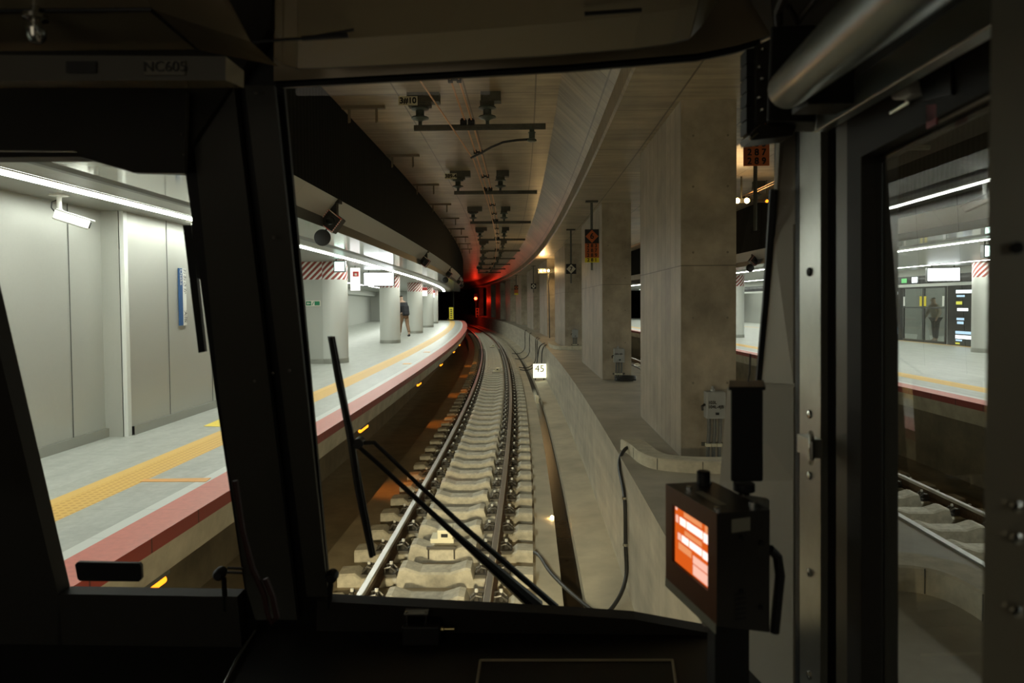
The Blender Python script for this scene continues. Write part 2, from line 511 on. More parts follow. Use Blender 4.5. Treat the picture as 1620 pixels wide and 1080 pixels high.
def side(sgn, oc, nm):
    """station side furnishing; sgn -1 = left of the left track, +1 = right of the right track"""
    X = lambda d: oc + sgn * d
    SE = 61.0
    # slab with stripes
    mb = MB()
    wid = 9.5 if sgn < 0 else 9.05
    prof = [(X(1.5), .77), (X(1.46), 1.0), (X(1.42), 1.005), (X(1.42), 1.1), (X(1.72), 1.1), (X(1.82), 1.1), (X(2.27), 1.1), (X(2.57), 1.1), (X(2.67), 1.1), (X(wid), 1.1)]
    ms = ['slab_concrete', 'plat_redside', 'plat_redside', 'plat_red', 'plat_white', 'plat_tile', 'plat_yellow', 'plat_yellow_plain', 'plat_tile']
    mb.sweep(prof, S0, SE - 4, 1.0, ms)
    # the far end swings away from the track
    def bend(o, s, z):
        t = max(0, (s - (SE - 4)) / 4.0)
        k = 1.0 * (1 - math.sqrt(max(0, 1 - t * t)))
        return P(o + sgn * k, s, z)
    mb.sweep(prof, SE - 4, SE, .4, ms, fn=bend)
    mb.sweep([(X(2.7), .77), (X(1.5), .77)], S0, SE, 1.5, 'slab_concrete')
    mb.quad(P(X(2.4), SE, -.5), P(X(wid), SE, -.5), P(X(wid), SE, 1.1), P(X(2.4), SE, 1.1), 'slab_concrete')
    struct(mb, 'platform_' + nm)
    # bulkhead of black ribbed panels above platform edge
    mb = MB()
    mb.sweep([(X(1.65), 4.0), (X(1.65), 5.3)], S0, SE + 1, 1.0, 'black_rib')
    struct(mb, 'wall_bulkhead_' + nm)
    # stepped platform ceiling
    mb = MB()
    mb.sweep([(X(1.65), 4.0), (X(1.85), 3.76), (X(1.85), 3.62), (X(2.55), 3.62), (X(2.60), 3.60), (X(2.66), 3.60), (X(2.68), 3.63), (X(3.05), 3.62), (X(3.21), 3.62), (X(wid), 3.62)], S0, SE, 1.0,
             ['soffit_pale', 'fascia_dark', 'ceil_gloss', 'fascia_dark', 'fascia_dark', 'fascia_dark', 'ceil_grey', None, 'ceil_grey'])
    mb.quad(P(X(1.65), SE, 5.3), P(X(wid), SE, 5.3), P(X(wid), SE, 3.62), P(X(1.65), SE, 3.62), 'fascia_dark')
    struct(mb, 'ceiling_' + nm)
    mb = MB()
    mb.sweep([(X(3.03), 3.62), (X(3.03), 3.605), (X(3.21), 3.605), (X(3.21), 3.62)], S0, SE - 2, 1.0, ['trim_white', 'strip_light', 'trim_white'])
    tag(mb.build('light_strip'), {'left': 'long white light strip in the ceiling of the left platform', 'right': 'long white light strip in the ceiling of the right platform'}[nm], 'light')
side(-1, 0, 'left')
side(1, OT, 'right')
for o, s0, s1, lab in ((-7.0, 13.2, 58, 'added light strip brightening the left concourse, behind the silver columns'), (13.2, 0, 56, 'light strip above the far side of the right platform, before the black doors'), (16.9, 8, 46, 'added light strip brightening the space behind the glazed platform doors')):  # first and last strips are added only to brighten dark areas
    mb = MB()
    mb.sweep([(o - .09, 3.62), (o - .09, 3.605), (o + .09, 3.605), (o + .09, 3.62)], s0, s1, 1.0, ['trim_white', 'strip_light', 'trim_white'])
    tag(mb.build('light_strip'), lab, 'light')

# left station walls
mb = MB()
ZC = 3.62
mb.sweep([(-3.80, 1.2), (-3.80, ZC)], S0, 7.5, .9, 'panel_grey')
mb.sweep([(-3.80, 1.2), (-3.76, 1.2), (-3.76, 1.1)], S0, 7.5, .9, 'base_steel')
mb.sweep([(-3.57, 1.2), (-3.57, ZC)], 7.6, 12.6, .9, 'panel_grey')
mb.sweep([(-3.57, 1.2), (-3.53, 1.2), (-3.53, 1.1)], 7.6, 12.6, .9, 'base_steel')
mb.quad(P(-3.80, 7.5, 1.1), P(-3.6, 7.5, 1.1), P(-3.6, 7.5, ZC), P(-3.80, 7.5, ZC), 'panel_grey')
mb.quad(P(-3.57, 12.6, 1.1), P(-9.5, 12.6, 1.1), P(-9.5, 12.6, ZC), P(-3.57, 12.6, ZC), 'panel_grey')
wl = struct(mb, 'wall_platform')
mb = MB()
for s in (5.2, 6.95): mb.prism([P(-3.797, s, 1.2), P(-3.797, s + .007, 1.2), P(-3.797, s + .007, ZC), P(-3.797, s, ZC)], DO(6) * .004, 'panel_seam')
for s in (8.45, 9.62, 10.7, 11.6): mb.prism([P(-3.567, s, 1.2), P(-3.567, s + .007, 1.2), P(-3.567, s + .007, ZC), P(-3.567, s, ZC)], DO(9) * .004, 'panel_seam')
mb.build('panel_seam', wl)
mb = MB(); mb.box(P(-3.575, 7.55, (1.1 + ZC) / 2), (.05, .07, ZC - 1.1), 'trim_white', Matrix.Rotation(TH(7.5), 3, 'Z'))
struct(mb, 'trim_1')
mb = MB(); mb.sweep([(-9.5, 1.1), (-9.5, ZC)], 12.6, 64, 1.2, 'panel_pale')
mb.quad(P(-9.5, 61, 1.1), P(-4.2, 61, 1.1), P(-4.2, 61, ZC), P(-9.5, 61, ZC), 'panel_grey')
wb = struct(mb, 'wall_back')
mb = MB(); mb.sweep([(-9.45, 3.25), (-9.0, 3.25), (-9.0, 3.62)], 40, 61, 1.2, 'trim_white')
mb.build('header_beam', wb)
mb = MB()
for s in (44.5,): mb.box(P(-9.47, s, 2.3), (.04, .05, 2.2), 'panel_seam')
mb.build('panel_seam', wb)

# =================================================================== PILLARS
pill = [(6.87, 2.45, 'nearest grey concrete pillar with a junction box on its front face'),
        (13.75, 4.2, 'second concrete pillar from the train, behind the orange number sign'),
        (23.2, 4.2, 'third concrete pillar from the train, behind the white diamond sign 7'),
        (31.2, 4.4, 'fourth concrete pillar from the train, beside the three warm lamps'),
        (39.7, 4.4, 'fifth concrete pillar from the train, small diamond sign before it'),
        (48.5, 4.4, 'sixth concrete pillar from the train, half lost in the dim tunnel'),
        (57.5, 4.4, 'seventh concrete pillar from the train, reddened by the signal'),
        (66.5, 4.4, 'eighth concrete pillar from the train, dim red beside the signal'),
        (75.5, 4.4, 'ninth concrete pillar from the train, last one before the signal'),
        (87.5, 4.4, 'farthest concrete pillar, beyond the red signal')]
for s, dl, lab in pill:
    o0, w = 2.46, (.545 if s < 8 else .58)
    mb = MB()
    g = DO(s)
    A = [P(o0, s, 1.0), P(o0 + w, s, 1.0), P(o0 + w, s + dl, 1.0), P(o0, s + dl, 1.0)]
    B = [Vector((p.x, p.y, 4.55)) for p in A]
    i = mb.add(A + B)
    for k in range(4):
        q = (k + 1) % 4
        mb.face((i + k, i + q, i + 4 + q, i + 4 + k), 'pillar_face' if k in (0, 2) else 'pillar_concrete')
    # chamfer fillet at left corners and formwork tie holes
    for z in (1.75, 2.4, 3.05, 3.7, 4.2):
        for u in (.12, .46):
            c = P(o0 + u, s, z)
            mb.lathe([(.012, -.003), (.012, .003)], c, 'tie_hole', 8, axis=-DT(s))
    ob = mb.build('concrete_pillar', fix=False)
    tag(ob, lab, 'pillar', 'concrete pillars between the tracks')

# =================================================================== RAILS, SLEEPERS
def railprof(oc):
    h = [(-.0635, -.153), (-.0635, -.142), (-.012, -.125), (-.009, -.045), (-.032, -.036), (-.0325, -.008), (-.026, 0), (.026, 0), (.0325, -.008), (.032, -.036), (.009, -.045), (.012, -.125), (.0635, -.142), (.0635, -.153)]
    return [(oc + a, b) for a, b in h]
for oc, lab, e in ((-.566, 'left rail of the left track, curving to the red signal', 90), (.566, 'right rail of the left track, curving past the lit 45 sign', 90),
                   (OT - .566, 'near rail of the right track, beyond the walkway', 60), (OT + .566, 'far rail of the right track, seen through the cab door window', 60)):
    mb = MB()
    ms = ['rail_side'] * 14; ms[4:9] = ['rail_top'] * 5
    mb.sweep(railprof(oc), -2, e, .6, ms, closed=True, cap=True)
    tag(mb.build('steel_rail', smooth=True), lab, 'rail', 'steel rails')

# sleeper prototype, local frame: X across track
def sleeper_proto():
    mb = MB()
    hw = .125
    pr = [(-.97, -.27), (-.97, -.115), (-.80, -.105), (-.73, -.16), (-.385, -.16), (-.355, -.055), (-.30, -.045), (-.15, -.092), (.15, -.092), (.30, -.045), (.355, -.055), (.385, -.16), (.73, -.16), (.80, -.105), (.97, -.115), (.97, -.27)]
    n = len(pr)
    def ring(y, k, dz): return [(x, y, z - (dz if 0 < i < n - 1 else 0)) for i, (x, z) in enumerate(pr)]
    rs = [mb.add(ring(-hw, 0, .018)), mb.add(ring(-hw + .022, 0, 0)), mb.add(ring(hw - .022, 0, 0)), mb.add(ring(hw, 0, .018))]
    for a, b in zip(rs, rs[1:]):
        for j in range(n - 1): mb.face((a + j, a + j + 1, b + j + 1, b + j), 'sleeper_concrete')
    mb.face([rs[0] + j for j in range(n)], 'sleeper_concrete'); mb.face([rs[3] + j for j in range(n - 1, -1, -1)], 'sleeper_concrete')
    so = mb.build('concrete_sleeper', local=True)
    # rail clip
    cm = MB()
    cm.box((0, 0, -.145), (.13, .15, .03), 'clip_steel')
    cm.tube([(.06, -.05, -.13), (.055, -.055, -.075), (0, -.05, -.065), (-.05, -.045, -.11), (-.05, .045, -.11), (0, .05, -.065), (.055, .055, -.075), (.06, .05, -.13)], .013, 'clip_steel', 6)
    cm.lathe([(.024, -.13), (.024, -.085), (.016, -.085), (.016, -.045), (.0, -.045)], (0, 0, 0), 'clip_steel', 8)
    me = None
    for k, x in enumerate((-.68, -.455, .455, .68)):
        if me is None:
            c = cm.build('rail_clip', local=True); me = c
        else:
            c = me.copy(); COL.objects.link(c)
        c.location = (x, 0, 0); c.rotation_euler = (0, 0, 0 if x in (-.68, .455) else PI)
        c.parent = so
        if k == 0:
            bm_ = MB(); bm_.lathe([(.017, -.05), (.017, -.025), (.0, -.02)], (0, 0, 0), 'bolt_white', 8)
            b0 = bm_.build('bolt', local=True); bb = b0
        else:
            bb = b0.copy(); COL.objects.link(bb)
        bb.parent = c
    return so
proto = sleeper_proto()
def ordi(n):
    return str(n) + ('th' if 10 <= n % 100 <= 20 else {1: 'st', 2: 'nd', 3: 'rd'}.get(n % 10, 'th'))
SP = .654
first = True
nL = 0
s = 6.12
while s < 62:
    nL += 1
    if s < 40:
        o = proto if first else copy_tree(proto)
    else:
        o = proto.copy(); COL.objects.link(o)
    first = False
    o.location = P(0, s, 0); o.rotation_euler = (0, 0, TH(s))
    if s < 40: tag(o, 'concrete sleeper of the left track, %s up the track from the windscreen sill' % ordi(nL), 'sleeper', 'sleepers of the left track')
    else: tag(o, 'tiny distant concrete sleeper on the left track bend before the red signal', 'sleeper', 'distant sleepers on the left bend')
    s += SP
s = 5.45; k = 0
while s < 29:
    k += 1
    o = copy_tree(proto); o.location = P(OT, s, 0); o.rotation_euler = (0, 0, TH(s))
    vis = s > 6.2 and s < 10.8
    if k <= 10: tag(o, 'concrete sleeper of the right track, %s one counting away from the cab door' % ordi(k), 'sleeper', 'sleepers of the right track')
    else: tag(o, 'distant concrete sleeper of the right track glimpsed between the pillars', 'sleeper', 'distant sleepers of the right track')
    s += SP

# balises between the rails
def balise(s, o, sc, lab, colm='balise'):
    t = thing('track_transponder', lab, 'transponder', P(o, s, 0), TH(s))
    mb = MB()
    mb.prism([(-.13 * sc, -.09, -.05), (.13 * sc, -.09, -.05), (.13 * sc, .13, -.05), (-.13 * sc, .13, -.05)], (0, 0, .05), colm)
    mb.prism([(-.05 * sc, -.11, 0), (.12 * sc, -.11, 0), (.10 * sc, .12, 0), (0, .12, 0)], (0, 0, .1), colm)
    bevel(mb.build('case', t, local=True), .008)
    mb = MB(); mb.box((.03, -.115, .045), (.07, .012, .035), 'black_matte'); mb.build('connector', t, local=True)
    mb = MB()
    for x in (-.14, .14): mb.tube([(x * sc, -.14, -.09), (x * sc, -.14, -.2)], .012, 'clip_steel', 6)
    mb.box((0, -.14, -.08), (.32 * sc, .03, .03), 'clip_steel')
    mb.build('mounting_frame', t, local=True)
balise(7.45, -.02, 1, 'cream transponder box on the track near the windscreen wiper')
balise(26.0, .1, 1.1, 'cream transponder box further up the track, beside the 45 sign')
balise(41.0, .1, 1.1, 'small transponder box far up the track, nearest the bend')

# =================================================================== UNDER-PLATFORM AMBER LAMPS
amb = ['edge lamp glimpsed at the bottom of the left cab window', 'largest amber lamp under the platform edge, beside the wiper blade', 'second amber lamp up the platform edge from the wiper',
       'third amber lamp up the platform edge from the wiper', 'fourth amber lamp up the platform edge from the wiper', 'farthest tiny amber lamp under the platform edge']
for k, s in enumerate((4.3, 10.1, 15.7, 20.7, 26.2, 30.5)):
    t = thing('amber_lamp', 'glowing amber ' + amb[k] if k == 0 else amb[k], 'lamp', P(-1.53, s, .72), TH(s), 'amber lamps under the platform edge')
    mb = MB(); mb.box((0, 0, .035), (.06, .5, .03), 'steel_galv'); mb.box((0, -.2, .06), (.03, .03, .04), 'steel_galv'); mb.box((0, .2, .06), (.03, .03, .04), 'steel_galv')
    mb.build('bracket', t, local=True)
    for d in (-.12, .12):
        mb = MB(); mb.lathe([(.012, -.105), (.027, -.095), (.027, .095), (.012, .105)], (0, d, -.01), 'lamp_amber', 10, axis=(0, 1, 0))
        mb.build('lamp_tube', t, smooth=True, local=True)

# =================================================================== STATION LEFT
def column(o, s, lab, grp, flat=False):
    t = thing('round_column', lab, 'column', P(o, s, 1.1), TH(s), grp)
    r = .38
    mb = MB(); mb.lathe([(r, .12), (r, 2.08)], (0, 0, 0), 'column_steel', 32); mb.build('shaft', t, smooth=True, local=True)
    mb = MB(); mb.lathe([(r + .008, 0), (r + .008, .12)], (0, 0, 0), 'base_steel', 32); mb.build('base_band', t, smooth=True, local=True)
    mb = MB(); mb.lathe([(r + .003, 2.08), (r + .003, 2.52)], (0, 0, 0), 'hatch', 32, uvr=r); mb.build('warning_band', t, smooth=True, local=True)
    return t
cl = [(17.2, 'nearest silver column on the left platform, joined to a flat grey panel'), (25.8, 'second silver column on the left platform, below the bright display'),
      (34.4, 'third silver column on the left platform, behind the walking person'), (43.0, 'fourth silver column on the left platform'), (51.6, 'farthest silver column on the left platform')]
for s, lab in cl: column(-3.9, s, lab, 'silver columns of the left platform')
# flat cladding panel beside nearest column
t = thing('panel_wall', 'flat grey clad wall with a green escape sign beside nearest silver column', 'wall panel', P(-4.55, 16.95, 1.1), TH(17))
mb = MB(); mb.prism([(-.78, -.1, .12), (.55, -.1, .12), (.55, .1, .12), (-.78, .1, .12)], (0, 0, 1.96), 'panel_grey'); mb.build('cladding', t, local=True)
mb = MB(); mb.prism([(-.78, -.11, 0), (.55, -.11, 0), (.55, .1, 0), (-.78, .1, 0)], (0, 0, .12), 'base_steel'); mb.build('base_band', t, local=True)
mb = MB(); 
i = mb.add([(-.78, -.105, 2.08), (.55, -.105, 2.08), (.55, -.105, 2.52), (-.78, -.105, 2.52)]); mb.face((i, i + 1, i + 2, i + 3), 'hatch', ((0, 2.08), (1.33, 2.08), (1.33, 2.52), (0, 2.52)))
mb.prism([(-.78, -.104, 2.08), (.55, -.104, 2.08), (.55, .1, 2.08), (-.78, .1, 2.08)], (0, 0, .44), 'panel_grey'); mb.build('warning_band', t, local=True, fix=False)
# green emergency sign on it
w = P(-4.55, 16.95, 1.1) 
eg = thing('escape_sign', 'small green escape sign with white arrow on the flat grey panel', 'sign', w + Vector((.27, -.125, 1.43)), 0)
mb = MB(); mb.box((0, 0, .065), (.36, .015, .14), 'sign_white'); mb.build('plate', eg, local=True)
mb = MB(); mb.box((-.105, -.009, .065), (.125, .004, .10), 'green_sign'); mb.box((.105, -.009, .065), (.125, .004, .10), 'green_sign'); mb.build('green_field', eg, local=True)
mb = MB(); mb.prism([(-.15, -.013, .065), (-.115, -.013, .03), (-.115, -.013, .055), (-.06, -.013, .055), (-.06, -.013, .075), (-.115, -.013, .075), (-.115, -.013, .10)], (0, .003, 0), 'sign_white'); mb.build('arrow', eg, local=True)
mb = MB(); mb.prism([(-.03, -.011, .02), (-.015, -.011, .02), (.035, -.011, .11), (.02, -.011, .11)], (0, .003, 0), 'green_sign'); mb.build('slash', eg, local=True)

def display(c, w, h, lab, rz, m='screen_white', name='departure_display', cat='display', grp=None, rod=True, ceil=3.62):
    t = thing(name, lab, cat, c, rz, grp)
    mb = MB(); mb.box((0, .06, h / 2), (w + .03, .12, h + .03), 'psd_frame'); mb.build('housing', t, local=True)
    mb = MB(); mb.box((0, -.004, h / 2), (w - .02, .008, h - .02), m); mb.build('screen', t, local=True)
    if rod:
        mb = MB()
        for x in (-w * .35, w * .35): mb.tube([(x, .06, h), (x, .06, ceil - c[2] + .01)], .015, 'steel_galv', 6)
        mb.build('hanger', t, local=True)
    return t
display((-4.14, 21.3, 3.14), .92, .40, 'glowing white departure display hanging over the left platform', .05)
display((-4.0, 15.9, 3.33), .24, .23, 'bright greenish exit sign box hanging over the left platform', .05, 'exit_light', 'exit_sign', 'sign')
# white notice board with red top
t = thing('notice_board', 'white notice board with red heading hanging beside the bright display', 'sign', (-4.28, 18.7, 2.95), .05)
mb = MB(); mb.box((0, .02, .3), (.26, .03, .62), 'white_panel'); mb.build('panel', t, local=True)
mb = MB(); mb.box((.02, -.002, .44), (.16, .012, .14), 'sign_red'); mb.build('heading', t, local=True)
mb = MB(); mb.box((.02, -.01, .43), (.06, .008, .06), 'sign_white'); mb.build('pictogram', t, local=True)
mb = MB(); mb.tube([(0, .02, .6), (0, .02, .68)], .012, 'steel_galv', 6); mb.build('hanger', t, local=True)
for k, s in enumerate((38.5, 47.0)):
    t = thing('notice_board', ['white notice board with red heading before the fourth silver column', 'white notice board with red heading before the farthest silver column'][k], 'sign', P(-3.75, s, 2.95), TH(s), 'far notice boards')
    mb = MB(); mb.box((0, .02, .3), (.3, .03, .5), 'white_panel'); mb.build('panel', t, local=True)
    mb = MB(); mb.box((0, -.002, .45), (.3, .012, .18), 'sign_red'); mb.build('heading', t, local=True)
    mb = MB(); mb.tube([(0, .02, .55), (0, .02, .68)], .012, 'steel_galv', 6); mb.build('hanger', t, local=True)

# station name plate on wall
s = 8.8
t = thing('name_plate', 'tall narrow blue and white station name plate on the grey platform wall', 'sign', P(-3.565, s, 2.31), TH(s))
mb = MB(); mb.box((.008, -.045, .365), (.014, .09, .74), 'sign_blue'); mb.build('blue_half', t, local=True)
mb = MB(); mb.box((.008, .045, .365), (.014, .09, .74), 'trim_white'); mb.build('white_half', t, local=True)
g = wmat(t)
text('lettering', 'Osaka', .082, 'trim_white', P(-3.565, s - .045, 2.93), (0, 0, -1), DT(s), t, .02)
text('lettering', 'おおさか', .085, 'ink', P(-3.565, s + .045, 2.88), (0, 0, -1), DT(s), t, .02)
text('lettering', '大阪', .085, 'ink', P(-3.565, s + .045, 2.42), (0, 0, -1), DT(s), t, .02)

# cctv cameras
def cctv(base, lab, aim):
    t = thing('security_camera', lab, 'camera', base, 0, 'white security cameras')
    mb = MB(); mb.lathe([(.085, 0), (.085, -.012), (.03, -.02), (.022, -.03), (.022, -.13), (.03, -.14), (.03, -.17), (0, -.17)], (0, 0, 0), 'white_paint', 14); mb.build('mount', t, smooth=True, local=True)
    a = Vector(aim).normalized()
    c = Vector((0, 0, -.2)) + a * .10
    rot = a.to_track_quat('Y', 'Z').to_matrix()
    mb = MB(); mb.box(c, (.085, .30, .085), 'white_paint', rot); mb.box(c + rot @ Vector((0, .02, .05)), (.1, .33, .012), 'white_paint', rot); bevel(mb.build('housing', t, local=True), .012)
    mb = MB(); mb.lathe([(.03, 0), (.03, .01), (.0, .01)], c + a * .151, 'black_satin', 12, axis=a); mb.build('lens', t, local=True)
    mb = MB(); mb.tube([(-.02, 0, -.05), (-.07, 0, -.07), (-.075, 0, -.12), (-.03, 0, -.18)], .006, 'cable_black', 6); mb.build('cable', t, smooth=True, local=True)
cctv((-4.28, 6.5, 3.62), 'white security camera on the left platform ceiling, tilted down', (.8, .5, -.3))
cctv((-4.0, 8.6, 3.62), 'white security camera partly behind the left window wiper', (.5, .8, -.3))

# square monitors and round mirrors under the bulkhead
def tvm(o, s, z, lab, lab2, sg=-1, disc=True, sc=1.0):
    t = thing('platform_monitor', lab, 'monitor', P(o, s, z), TH(s), 'hazard bordered platform monitors')
    R45 = Matrix.Rotation(math.radians(38), 3, 'Y')
    a = .235 * sc
    mb = MB(); mb.box((0, .1, 0), (a, .2, a), 'black_satin', R45); bevel(mb.build('case', t, local=True), .01)
    mb = MB()
    for sx, sz, w, h in ((0, 1, a, .014), (0, -1, a, .014), (1, 0, .014, a), (-1, 0, .014, a)):
        mb.box(R45 @ Vector((sx * (a / 2 - .008), -.004, sz * (a / 2 - .008))), (w, .008, h), 'dash_border', R45)
    mb.build('hazard_border', t, local=True)
    mb = MB(); mb.lathe([(.06, 0), (.045, -.01), (0, -.012)], (0, -.002, 0), 'psd_black', 16, axis=(0, 1, 0)); mb.build('lens', t, local=True)
    mb = MB(); mb.box((0, .1, .18), (.15, .1, .22), 'black_satin'); mb.box((.0, .1, .27), (.24, .14, .05), 'black_satin'); mb.build('bracket', t, local=True)
    if disc:
        m2 = thing('round_mirror', lab2, 'mirror', P(o - .13 * 1.0, s + .05, z - .22), TH(s), 'round black mirrors under the bulkhead')
        mb = MB(); mb.lathe([(0, -.004), (.10, -.002), (.115, .004), (.115, .02), (.06, .035), (0, .035)], (0, 0, 0), 'black_satin', 24, axis=(0, 1, 0)); mb.build('dish', m2, smooth=True, local=True)
        mb = MB(); mb.tube([(0, .03, 0), (.03, .06, .1), (.07, .1, .17)], .012, 'black_satin', 6); mb.build('arm', m2, local=True)
tvm(-1.75, 9.3, 3.70, 'largest black square monitor with dashed border, hung by the windscreen pillar', 'round black mirror beneath the largest square monitor')
tvm(-1.75, 18.6, 3.71, 'second black square monitor along the left bulkhead', '', disc=False)
tvm(-1.75, 26.8, 3.71, 'third black square monitor along the left bulkhead', 'round black mirror beneath the third square monitor')
tvm(-1.75, 35.5, 3.69, 'fourth black square monitor along the left bulkhead', '', disc=False)
tvm(-1.75, 42, 3.66, 'farthest black square monitor at the end of the left bulkhead', '', disc=False)
tvm(7.62, 19.6, 3.74, 'black square monitor with dashed border beside the right platform', 'round black mirror beneath the right platform monitor')

# platform end: yellow sign, floor stickers
t = thing('platform_end_sign', 'upright yellow sign with black writing at the left platform end', 'sign', atY(714, 505.5, 59.5))
mb = MB(); mb.box((0, 0, .55), (.36, .03, 1.05), 'sign_yellow'); mb.build('plate', t, local=True)
mb = MB()
for k in range(5): mb.box((0, -.02, .2 + k * .17), (.16, .01, .09), 'ink')
mb.build('lettering', t, local=True)
mb = MB(); mb.tube([(-.3, .05, -.06), (-.3, .05, .1)], .04, 'steel_galv', 8); mb.build('post', t, local=True)
def fsticker(name, pts, m, lab, cat, extra=None):
    mb = MB(); mb.prism(pts, (0, 0, .003), m); o = mb.build(name); tag(o, lab, cat)
    return o
fsticker('floor_line', [atZ(228, 758, 1.101), atZ(334, 756, 1.101), atZ(326, 762, 1.101), atZ(222, 762, 1.101)], 'orange_line', 'thin orange line on the left platform floor beside the white stripe', 'floor marking')
fs = fsticker('floor_sticker', [atZ(322, 674, 1.101), atZ(350, 662, 1.101), atZ(376, 664, 1.101), atZ(352, 675, 1.101)], 'sticker_yellow', 'yellow sticker on the left platform floor near the wall', 'floor sticker')
fsticker('floor_sticker', [atZ(1543, 666, .3)] * 0 or [P(OT + 2.9, 8.2, 1.101), P(OT + 3.2, 8.2, 1.101), P(OT + 3.2, 8.8, 1.101), P(OT + 2.9, 8.8, 1.101)], 'sticker_yellow', 'yellow sticker on the right platform floor', 'floor sticker')
for k, (s, o) in enumerate(((16.5, -2.05), (20.5, -2.05))):
    fsticker('floor_line', [P(o, s, 1.101), P(o + .2, s, 1.101), P(o + .2, s + .3, 1.101), P(o, s + .3, 1.101)], 'orange_line', ['orange patch on the platform floor behind the wiper blade', 'smaller orange patch further along the left platform floor'][k], 'floor marking')

# =================================================================== RIGHT STATION
for s, o, lab in ((27.7, 9.85, 'silver column on the right platform, seen right of nearest concrete pillar'), (18.9, 13.82, 'silver column at the right edge of the cab door window'), (36.5, 9.85, 'silver column on the right platform glimpsed between concrete pillars')):
    column(o, s, lab, 'silver columns of the right platform')
display(P(13.9, 20.9, 3.14), .92, .40, 'glowing white departure display hanging over the right platform', -.15)
display(P(9.4, 12.6, 3.34), .22, .21, 'bright greenish exit sign box at the right of the cab door window', -.15, 'exit_light', 'exit_sign', 'sign')
OP = 14.88
mb = MB()
mb.sweep([(OP - .25, 1.103), (OP - .05, 1.103)], 8, 46, 1, 'plat_yellow')
mb.build('tactile_strip')['label'] = 'yellow tactile strip along the black platform doors'
bpy.data.objects['tactile_strip']['category'] = 'tactile paving'
mb = MB(); mb.sweep([(OP + 3.2, .5), (OP + 3.2, 3.62), (OP, 3.62)], 4, 60, 1.2, 'panel_grey'); mb.sweep([(OP, 1.1), (OP + 3.2, 1.1)], 4, 60, 1.2, 'plat_tile')
struct(mb, 'wall_right')
# header above doors
mb = MB(); mb.sweep([(OP + .02, 3.62), (OP - .06, 3.62), (OP - .06, 3.40), (OP + .02, 3.40)], 4, 60, 1.2, 'trim_white')
mb.sweep([(OP - .02, 3.40), (OP - .02, 3.12)], 4, 60, 1.2, 'psd_black')
mb.sweep([(OP + .02, 3.12), (OP - .08, 3.12), (OP - .08, 3.02), (OP + .02, 3.02)], 4, 60, 1.2, 'trim_white')
hd = tag(mb.build('door_header', fix=False), 'white and black header band above the black platform doors', 'header')
mb = MB()
def onp(s, z, w, h, m, off=.03):
    mb.prism([P(OP - off, s, z), P(OP - off, s + w, z), P(OP - off, s + w, z + h), P(OP - off, s, z + h)], -DO(s) * .006, m)
onp(26.1, 3.17, .05, .18, 'led_white'); onp(25.0, 3.2, .9, .07, 'led_white'); onp(25.2, 3.3, .5, .05, 'led_white'); onp(24.3, 3.18, .3, .16, 'led_green'); onp(23.7, 3.17, .3, .2, 'led_white')
mb.build('header_lettering', hd)
# platform screen doors: alternate fixed info panels and glazed door pairs
mod = 5.6
names = {0: 'nearest', 1: 'second', 2: 'third', 3: 'fourth', 4: 'fifth'}
base_s = 21.35
def psd_panel(s0, w, lab, poster=True):
    t = thing('info_panel', lab, 'platform door panel', P(OP, s0 + w / 2, 1.1), TH(s0 + w / 2), 'black information panels of the platform doors')
    mb = MB(); mb.box((.06, 0, .96), (.12, w, 1.92), 'psd_black'); mb.build('casing', t, local=True)
    mb = MB()
    def q(y, z, a, b, m): mb.box((-.004, y, z), (.01, a, b), m)
    L = w / 2
    y0 = (w / 2 - .95) if poster else -w / 2 + .35
    q(y0 + .15, 1.72, .75, .10, 'led_white'); q(y0 + .30, 1.58, .38, .06, 'led_blue'); q(y0 + .37, 1.36, .28, .10, 'led_yellow'); q(y0 + .2, 1.15, .5, .09, 'led_white')
    q(y0 + .3, .85, .35, .07, 'led_blue'); q(y0 + .3, .73, .3, .08, 'led_blue'); q(y0 + .15, .42, .75, .09, 'led_blue'); q(y0 + .15, .28, .75, .11, 'led_white'); q(y0 + .36, .17, .3, .05, 'led_blue'); q(y0 + .42, .07, .2, .05, 'led_yellow')
    mb.build('screen_lines', t, local=True)
    if not poster: return
    mb = MB(); mb.box((-.004, -w * .33, 1.25), (.01, w * .28, 1.05), 'box_grey'); mb.box((-.011, -w * .33, 1.7), (.006, w * .28, .16), 'green_sign'); mb.box((-.011, -w * .33, 1.2), (.006, w * .24, .18), 'sign_blue'); mb.build('poster', t, local=True)
def psd_doors(s0, w, lab):
    t = thing('screen_door', lab, 'platform door', P(OP, s0 + w / 2, 1.1), TH(s0 + w / 2), 'glazed platform screen doors')
    for sg in (-1, 1):
        mb = MB(); y0, y1 = (0, w / 2) if sg > 0 else (-w / 2, 0)
        for a, b, z0, z1 in ((y0, y0 + .05, 0, 1.92), (y1 - .05, y1, 0, 1.92), (y0, y1, 0, .08), (y0, y1, 1.86, 1.92), (y0, y1, 1.18, 1.22)):
            mb.box((.05, (a + b) / 2, (z0 + z1) / 2), (.05, b - a, z1 - z0), 'psd_frame')
        lf = mb.build('door_leaf', t, local=True)
        mb = MB(); mb.quad((.05, y0, 0), (.05, y1, 0), (.05, y1, 1.9), (.05, y0, 1.9), 'psd_glass'); mb.build('pane', lf, local=True)
        mb = MB(); mb.box((.015, sg * .12, 1.42), (.012, .12, .34), 'sign_yellow'); mb.build('yellow_sticker', lf, local=True)
        mb = MB(); mb.box((.015, sg * (w / 2 - .1), 1.42), (.012, .1, .34), 'trim_white'); mb.build('white_sticker', lf, local=True)
